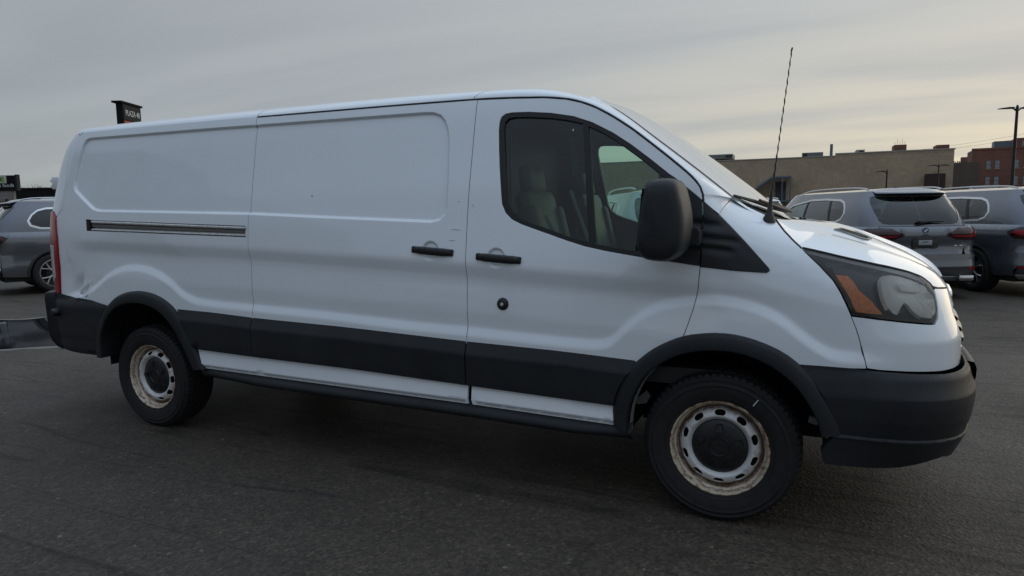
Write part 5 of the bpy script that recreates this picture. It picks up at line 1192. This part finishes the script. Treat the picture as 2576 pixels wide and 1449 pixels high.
# ================================================================== BUILDINGS AND STREET FURNITURE
def wall_mat(name,c1,c2,bw,bh,mortar,rough=.85,ms=.02,stain=.3):
    m,nt,b=new_mat(name); N=nt.nodes; L=nt.links; tc=N.new('ShaderNodeTexCoord')
    mp=N.new('ShaderNodeMapping'); mp.inputs['Rotation'].default_value=(math.radians(90),0,0); L.new(tc.outputs['Object'],mp.inputs[0])
    br=N.new('ShaderNodeTexBrick'); br.inputs['Color1'].default_value=(*c1,1); br.inputs['Color2'].default_value=(*c2,1); br.inputs['Mortar'].default_value=(*mortar,1)
    br.inputs['Scale'].default_value=1; br.inputs['Brick Width'].default_value=bw; br.inputs['Row Height'].default_value=bh; br.inputs['Mortar Size'].default_value=ms; L.new(mp.outputs[0],br.inputs[0])
    t=N.new('ShaderNodeTexNoise'); t.inputs['Scale'].default_value=.25; t.inputs['Detail'].default_value=9; t.inputs['Roughness'].default_value=.7; L.new(tc.outputs['Object'],t.inputs[0])
    r=N.new('ShaderNodeValToRGB'); r.color_ramp.elements[0].position=.3; r.color_ramp.elements[1].position=.7; r.color_ramp.elements[0].color=(1-stain,1-stain,1-stain,1); r.color_ramp.elements[1].color=(1.15,1.12,1.08,1); L.new(t.outputs[0],r.inputs[0])
    mx=N.new('ShaderNodeMix'); mx.data_type='RGBA'; mx.blend_type='MULTIPLY'; mx.inputs[0].default_value=1; L.new(br.outputs[0],mx.inputs[6]); L.new(r.outputs[0],mx.inputs[7])
    t2=N.new('ShaderNodeTexNoise'); t2.inputs['Scale'].default_value=2.5; t2.inputs['Detail'].default_value=8; L.new(tc.outputs['Object'],t2.inputs[0])
    r2=N.new('ShaderNodeValToRGB'); r2.color_ramp.elements[0].color=(.92,.92,.92,1); r2.color_ramp.elements[1].color=(1.06,1.06,1.06,1); r2.color_ramp.elements[0].position=.35; r2.color_ramp.elements[1].position=.65; L.new(t2.outputs[0],r2.inputs[0])
    m2=N.new('ShaderNodeMix'); m2.data_type='RGBA'; m2.blend_type='MULTIPLY'; m2.inputs[0].default_value=1; L.new(mx.outputs[2],m2.inputs[6]); L.new(r2.outputs[0],m2.inputs[7])
    L.new(m2.outputs[2],b.inputs['Base Color']); b.inputs['Roughness'].default_value=rough
wall_mat('tan_block',(.43,.335,.235),(.39,.305,.21),.8,.4,(.37,.29,.205),stain=.15)
wall_mat('red_brick',(.24,.10,.072),(.20,.085,.06),.6,.24,(.16,.09,.07))
wall_mat('brown_brick',(.12,.085,.07),(.10,.075,.06),.6,.24,(.09,.07,.06))
wall_mat('grey_block',(.26,.25,.235),(.22,.21,.20),.8,.4,(.18,.17,.16))
pm('coping',(.36,.33,.28),.8); pm('roof_unit_grey',(.16,.17,.18),.6,noise=.2,nscale=2); pm('roof_unit_red',(.17,.075,.06),.8,noise=.2,nscale=2); pm('dark_metal',(.022,.023,.026),.5)
pm('awning_blue',(.10,.13,.16),.5); pm('dock_brown',(.045,.025,.022),.8); pm('window_pane',(.16,.19,.20),.15,coat=1); pm('window_frame',(.09,.085,.08),.6); pm('container_white',(.52,.53,.55),.5)
pm('pole_dark',(.018,.018,.020),.45,metal=.3); pm('sign_black',(.008,.009,.010),.8,spec=.2); pm('sign_panel',(.022,.024,.027),.7,spec=.25); pm('sign_red',(.33,.045,.035),.5); pm('letter_white',(.62,.64,.66),.5)
pm('logo_pale',(.50,.56,.46),.6); pm('logo_green',(.24,.36,.09),.6); pm('fence_dark',(.016,.016,.018),.7); pm('twig',(.05,.035,.03),.9); pm('concrete_grey',(.20,.19,.18),.85,noise=.3,nscale=2)
CX,CY=CAMP[0],CAMP[1]
# --- long tan block building
tb=thing('tan_building','long tan block building with flat roof beyond the parked SUVs','building',(-24.3+CX,86,0),math.radians(.6))
Lw=39.2
MB().box(-14,12.9*1.0,0,30,0,8.0).build('wall','tan_block',tb,smooth=False)
MB().box(12.9,Lw,.02,30,0,7.65).build('wall','tan_block',tb,smooth=False)
b=MB(); b.box(27.0,Lw,.01,.4,7.65,7.90); b.build('parapet_wall','tan_block',tb,smooth=False)
b=MB(); b.box(-.1,27.0,-.06,.40,7.62,7.76) if False else b.box(-14.1,12.9,-.06,.45,8.0,8.12); b.build('coping','coping',tb,smooth=False)
b=MB(); b.box(12.9,27.0,-.05,.45,7.65,7.77); b.build('coping','coping',tb,smooth=False)
b=MB(); b.box(27.0,Lw+.1,-.06,.45,7.90,8.04); b.build('coping','coping',tb,smooth=False)
for x,w,z0,z1,mt in ((12.0,3.1,8.0,8.60,'roof_unit_grey'),(24.0,.0,0,0,None)):
    if mt: o=MB().box(x,x+w,1.0,4,z0,z1,.05).build('roof_unit',mt,tb,smooth=False); MB().box(x+w-.9,x+w-.1,.96,1.02,z0+.15,z1-.15).build('unit_vent','dark_metal',o)
def unit(x,w,h,mt,z0=7.66,d=2.2,grille=None):
    o=MB().box(x,x+w,1.2,1.2+d,z0,z0+.12+h*.75,.04).build('roof_unit',mt,tb,smooth=False)
    if grille: MB().box(x+grille[0],x+grille[1],1.17,1.21,z0+.12,z0+.12+h*.62).build('unit_vent','dark_metal',o)
    return o
unit(23.3,2.4,.75,'roof_unit_grey',grille=(.1,.6)); b=MB(); b.tube([(26.6,1.4,7.66),(26.6,1.4,9.25)],.17,10); b.build('vent_stack','awning_blue',tb)
unit(29.3,.95,.85,'coping',grille=(.35,.8)); u_=unit(33.3,1.3,1.35,'roof_unit_red'); unit(37.6,1.3,1.05,'roof_unit_red')
b=MB()
for k in range(5): b.tube([(33.4+k*.26,1.5,8.75),(33.4+k*.26,1.5,8.75+.45+.25*(k%2))],.02,4)
b.build('antenna_cluster','dark_metal',u_)
# stair awning against the wall
aw=thing('stair_awning','blue-grey metal stair awning against the tan wall','awning',(-24.3+CX,86,0),math.radians(.6))
X0=20.0
b=MB(); b.prism([(16.6,3.0),(20.0,5.4),(22.2,5.4),(22.2,5.22),(20.0,5.18),(16.6,2.6)],'y',-1.9,-.15); b.build('awning_roof','awning_blue',aw,smooth=False)
for x in (20.1,21.2,22.1): b=MB(); b.box(x-.07,x+.07,-1.9,-1.76,0,5.2); b.build('awning_post','awning_blue',aw,smooth=False)
b=MB(); b.box(20.0,22.2,-1.92,-.1,2.3,2.5); b.build('landing','awning_blue',aw,smooth=False)
for k in range(9): b=MB(); b.box(20.25+k*.22,20.28+k*.22,-1.88,-1.85,2.5,3.5); b.build('baluster','awning_blue',aw,smooth=False)
MB().box(20.4,21.6,-.12,-.02,2.5,4.8).build('door','dark_metal',aw,smooth=False)
dk=thing('loading_canopy','dark brown canopy box near the right end of the tan wall','canopy',(-24.3+CX,86,0),math.radians(.6))
MB().box(36.4,38.3,-1.2,-.03,3.5,5.2,.05).build('canopy_box','dock_brown',dk,smooth=False); MB().box(36.6,38.1,-.3,-.03,0,3.5).build('door','dock_brown',dk,smooth=False)
# --- red brick building with windows
def P2(depth,xpix):   # point on the ground at a given camera depth along an image column (scene units)
    k=(xpix-1288)/1666.8; return (CX+depth*(k*.9136-.4053),CY+depth*(k*.4065+.9072))
rb=thing('brick_building','red brick building with rows of windows beyond the tan one','building',(*P2(150,2424),0),math.radians(-3))
H_=13.7
MB().box(0,36,0,7,0,H_).build('wall','red_brick',rb,smooth=False)
MB().box(-.1,36.1,-.12,.3,H_,H_+.4).build('cornice','red_brick',rb,smooth=False)
for fl,z0 in enumerate((2.6,6.1,9.6)):
    for k,x in enumerate((2.6,4.2,7.6,9.3,10.2,11.9,15.6,17.2,18.2,19.9,23.5,25.2,26.2,28,31,32.6)):
        w=.95; h=1.75
        f=MB().box(x,x+w,-.06,.02,z0,z0+h).build('window','window_frame',rb,smooth=False)
        MB().box(x+.09,x+w-.09,-.08,-.055,z0+.09,z0+h/2-.04).build('pane','window_pane',f,smooth=False); MB().box(x+.09,x+w-.09,-.08,-.055,z0+h/2+.04,z0+h-.09).build('pane','window_pane',f,smooth=False)
        MB().box(x-.05,x+w+.05,-.14,.0,z0-.16,z0-.003).build('sill','coping',f,smooth=False)
MB().box(4.2,7.4,2,5,H_,H_+1.9).build('rooftop_sign_box','awning_blue',rb,smooth=False)
o=MB().box(8.0,26,1,6.5,H_,H_+2.3).build('penthouse','red_brick',rb,smooth=False)
for k in range(6): MB().box(9+k*2.1,10.3+k*2.1,.94,1.0,H_+.5,H_+1.6).build('window','window_pane',o,smooth=False)
bb=thing('brown_building','low brown brick building between the tan and red ones','building',(*P2(140,2380),0),math.radians(3))
MB().box(-3,4.6,0,12,0,10.4).build('wall','brown_brick',bb,smooth=False); MB().box(2.1,3.1,3,4.2,10.4,11.7).build('chimney','red_brick',bb,smooth=False)
b=MB()
for k in range(10): b.box(-.6+k*.33,-.42+k*.33,.5,.7,10.4,10.6+.35*random.random())
o=b.build('roof_clutter','brown_brick',bb,smooth=False); o['kind']='stuff'
ct=thing('shipping_container','white corrugated shipping container in front of the brick building','container',(*P2(120,2431),0),math.radians(3))
b=MB(); n=22
prof=[]
for k in range(n):
    x=k*3.75/n; prof+=[(x,0),(x+.07,.06),(x+.11,.06),(x+.17,0)]
prof+=[(3.75,0),(3.75,2.4),(0,2.4)]
b.prism(prof,'z',2.6,4.95); b.build('side_wall','container_white',ct,smooth=False); MB().box(-.04,3.8,-.04,2.44,4.95,5.05).build('roof_rail','container_white',ct,smooth=False); MB().box(.2,3.6,.3,2.2,0,2.6).build('trailer_base','dark_metal',ct,smooth=False)
# --- light poles
def pole(name,label,x,y,h,r,heads,rz,grp):
    t=thing(name,label,'light pole',(x,y,0),rz,grp)
    MB().lathe([(r*2.0,0),(r*2.0,.5),(r*1.1,.52),(r,.6),(r*.62,h),(0,h)],16,'z').build('pole','pole_dark',t)
    b=MB(); b.tube([(0,0,h-.05),(0,0,h+.18)],[r*.9,r*.4],8); b.build('pole_cap','pole_dark',t)
    for s in heads:
        b=MB(); b.tube([(0,0,h-.22),(s*.22,0,h-.05),(s*.38,0,h)],r*.35,6); b.build('arm','pole_dark',t)
        b=MB(); b.prism([(s*.25,h-.04),(s*.30,h+.05),(s*.60,h+.05),(s*1.15,h-.02),(s*1.13,h-.06),(s*.55,h-.05)],'y',-.17,.17,.01); b.build('lamp_head','pole_dark',t)
    return t
az=math.radians(24)
x,y=P2(43,2527); pole('light_pole','tall dark light pole with twin flat lamp heads at the right edge',x,y,7.55,.125,(-1,1),az,'car park light poles')
x,y=P2(67,2217); pole('light_pole','short dark light pole with one lamp head, above the first grey SUV',x,y,5.0,.11,(-1,),az,'car park light poles')
x,y=P2(74,2344); pole('light_pole','thin dark light pole with twin heads in front of the brown canopy box',x,y,5.95,.10,(-1,1),az,'car park light poles')
# --- overhead wires to the brick building
for k,(z0,z1,lab) in enumerate(((10.6,18.4,'lower overhead wire rising to the right above the brick building'),(11.3,19.3,'upper overhead wire rising to the right above the brick building'))):
    a=np.array([*P2(92,2120),z0*0+8.2+.25*k]); c=np.array([*P2(70,2680),9.3+.45*k]); pts=[a*(1-t)+c*t-np.array([0,0,.5*4*t*(1-t)]) for t in np.linspace(0,1,20)]
    b=MB(); b.tube(pts,.012,4); tag(b.build('overhead_wire','pole_dark'),lab,'wire','overhead wires')
# --- PLAZA 48 pylon sign
sx,sy=P2(53,342)
ps=thing('pylon_sign','black pylon sign with white PLAZA 48 lettering above the van\'s roof','sign',(sx,sy,0),math.atan2(.913,-.408))
# local +x runs along the lettered face away from the camera, lettered face looks to local -y
MB().box(0,2.35,.0,.35,0,8.45).build('pylon','sign_black',ps,smooth=False)
MB().box(-.12,2.47,-.10,.40,8.45,10.3,.02).build('sign_box','sign_black',ps,smooth=False)
MB().box(-.30,2.65,-.18,.62,10.3,10.45,.01).build('sign_cap','sign_black',ps,smooth=False)
fc=MB().box(.0,2.36,-.13,-.103,9.05,10.2).build('sign_face','sign_panel',ps,smooth=False)
MB().box(.0,2.36,-.13,-.103,8.5,8.98).build('tenant_panel','sign_red',ps,smooth=False)
for k in range(3): MB().box(.1,2.25,-.03,-.002,7.2-k*.9,7.95-k*.9).build('tenant_panel','sign_panel',ps,smooth=False)
def text(s,name,size,mat,parent,loc,rot,sx=1,ext=.012,align='LEFT'):
    cu=bpy.data.curves.new(name,'FONT'); cu.body=s; cu.size=size; cu.extrude=ext; cu.align_x=align; cu.resolution_u=3
    tmp=bpy.data.objects.new('tmp',cu); COL.objects.link(tmp); bpy.context.view_layer.update()
    me=bpy.data.meshes.new_from_object(tmp.evaluated_get(bpy.context.evaluated_depsgraph_get())); bpy.data.objects.remove(tmp)
    me.name=name; me.materials.clear(); o=link(name,me,mat,parent); o.location=loc; o.rotation_euler=rot; o.scale=(sx,1,1); return o
text('PLAZA 48','sign_lettering',.62,'letter_white',fc,(1.18,-.14,9.40),(math.pi/2,0,0),.74,.02,'CENTER')
# --- foods sign building on the left
x,y=P2(60,64); L_=math.atan2(.4065,.9136)
fb=thing('foods_sign_box','black sign box with pale green logo and foods lettering on the left','sign',(x,y,0),L_)
MB().box(-9,-.0,0,.35,4.0,5.35).build('sign_box','sign_black',fb,smooth=False)
MB().box(-9,-.3,.1,.35,0,4.0).build('block_wall','grey_block',fb,smooth=False)
MB().box(.003,.16,.0,.40,4.0,5.42).build('end_panel','sign_panel',fb,smooth=False)
lg=MB().box(-2.9,-.75,-.05,-.003,4.66,5.33).build('logo_panel','logo_pale',fb,smooth=False)
for (dx,ang,sk) in ((-1.30,.55,1),(-1.27,-.55,1),(-1.95,.0,.8)):
    V=[(dx+(.42*math.cos(t)*math.cos(ang)-.16*math.sin(t)*math.sin(ang))*sk,-.062,4.99+(.42*math.cos(t)*math.sin(ang)*1+.15*math.sin(t)*math.cos(ang))*sk) for t in np.linspace(0,2*math.pi,14,endpoint=False)]
    pydata('logo_leaf',V,[tuple(range(14))],'logo_green',lg)
text('krinos foods','sign_lettering',.46,'letter_white',fb,(-.10,-.03,4.32),(math.pi/2,0,0),1.0,.01,'RIGHT')
# --- dark fence behind the left SUV, one picket at a time
fx0=np.array(P2(27,-60)); fx1=np.array(P2(36,250)); d=fx1-fx0; Lf=float(np.hypot(*d)); ang=math.atan2(d[1],d[0])
fn=thing('metal_fence','black picket fence running behind the left-hand SUV','fence',(fx0[0],fx0[1],0),ang)
me=None
for k in range(int(Lf/.16)):
    if me is None: o=MB().box(-.035,.035,-.012,.012,.08,2.25).build('picket','fence_dark',fn,smooth=False); me=o.data
    else: o=bpy.data.objects.new('picket',me); COL.objects.link(o); o.parent=fn
    o.location=(k*.16,0,0)
for z in (.25,1.95): MB().box(0,Lf,.014,.05,z,z+.06).build('rail','fence_dark',fn,smooth=False)
for k in range(int(Lf/2.5)+1): MB().box(k*2.5-.05,k*2.5+.05,.052,.15,0,2.35).build('post','fence_dark',fn,smooth=False)
# long dark shed roofline further off, with scrub on top
x,y=P2(75,30); sh=thing('dark_shed','long low black shed beyond the fence on the left','building',(x,y,0),L_)
MB().box(0,14,0,8,0,4.80).build('wall','sign_black',sh,smooth=False); MB().box(-.1,14.1,-.1,8.1,4.80,4.93).build('roof','sign_panel',sh,smooth=False)
def bush(name,label,x,y,z,w,h,n,mat='twig'):
    b=MB()
    for k in range(n):
        q=Vector((random.gauss(0,w*.35),random.gauss(0,.4),0)); tip=q+Vector((random.gauss(0,w*.22),random.gauss(0,.2),h*random.uniform(.45,1)))
        b.tube([q*.5,(q+tip)/2+Vector((random.gauss(0,.05),0,0)),tip],[.02,.014,.006],3)
        for j in range(3):
            c=tip+Vector((random.gauss(0,.12),random.gauss(0,.1),random.gauss(0,.10))); b.tube([(q+tip)/2,c],[.01,.004],3)
    o=b.build(name,mat,None,smooth=False); o.location=(x,y,z); tag(o,label,'shrub'); return o
x,y=P2(95,60); bush('bare_shrub','reddish bare shrub showing over the black shed roof, the left one',x,y,5.0,3.0,1.1,40)
x,y=P2(95,118); bush('bare_tree','thin bare tree top just left of the van\'s rear hinge',x,y,4.9,1.0,1.5,22)
# --- puddle at the left, mirroring the SUV
PD=[(-13.2,.2),(-11.6,1.35),(-10.15,1.60),(-9.83,1.80),(-9.9,2.2),(-8.9,2.35),(-7.6,2.1),(-6.6,1.5),(-6.7,.95),(-7.46,.63),(-7.67,.44),(-7.86,.24),(-8.6,-.35),(-10.5,-.9),(-12.5,-.6)]
pd=np.array(chaikin(PD,3)); rr=np.random.RandomState(3); 
pw=pydata('puddle',[(a,b_,.004) for a,b_ in pd],[tuple(range(len(pd)))],None); 
m_,nt,bs=new_mat('water'); bs.inputs['Base Color'].default_value=(.012,.013,.014,1); bs.inputs['Roughness'].default_value=.03; bs.inputs['Specular IOR Level'].default_value=.9; bs.inputs['IOR'].default_value=1.5
pw.data.materials.append(m_); structure(pw)
m_,nt,bs=new_mat('wet_asphalt'); bs.inputs['Base Color'].default_value=(.03,.03,.029,1); bs.inputs['Roughness'].default_value=.35
c_=pd.mean(0); po=c_+(pd-c_)*1.05

m_,nt,bs=new_mat('dry_silt'); bs.inputs['Base Color'].default_value=(.17,.165,.155,1); bs.inputs['Roughness'].default_value=.9
n_=len(pd); c0=pd.mean(0); wv=.07+.06*np.abs(np.sin(np.arange(n_)*.37)+.6*np.sin(np.arange(n_)*.11)); dr_=(pd-c0)/np.linalg.norm(pd-c0,axis=1,keepdims=True); out=pd+dr_*wv[:,None]
structure(pydata('puddle_edge',[(a,b_,.0025) for a,b_ in pd-dr_*.02]+[(a,b_,.0025) for a,b_ in out],[(i,(i+1)%n_,n_+(i+1)%n_,n_+i) for i in range(n_)],'dry_silt'))
# --- building row behind the camera, mirrored in the van's flank
rbk=thing('row_building','dark brick row building behind the viewer, mirrored faintly in the van\'s rear panel','building',(-68,-18,0),0)
hx=0
for w_,h_ in ((9,10.5),(7,12.2),(8,11.2),(6,12.6),(9,11.0),(5,9.2),(3,7.4)):
    MB().box(hx,hx+w_-.02,-9,0,0,h_).build('wall','brown_brick',rbk,smooth=False)
    for fl in range(3):
        for q in range(int(w_//2.2)):
            f=MB().box(hx+.9+q*2.2,hx+1.9+q*2.2,-.02,.05,1.4+fl*3.2,3.1+fl*3.2).build('window','window_pane',rbk,smooth=False)
    MB().box(hx-.02,hx+w_,-.2,.25,h_,h_+.25).build('cornice','window_frame',rbk,smooth=False)
    hx+=w_
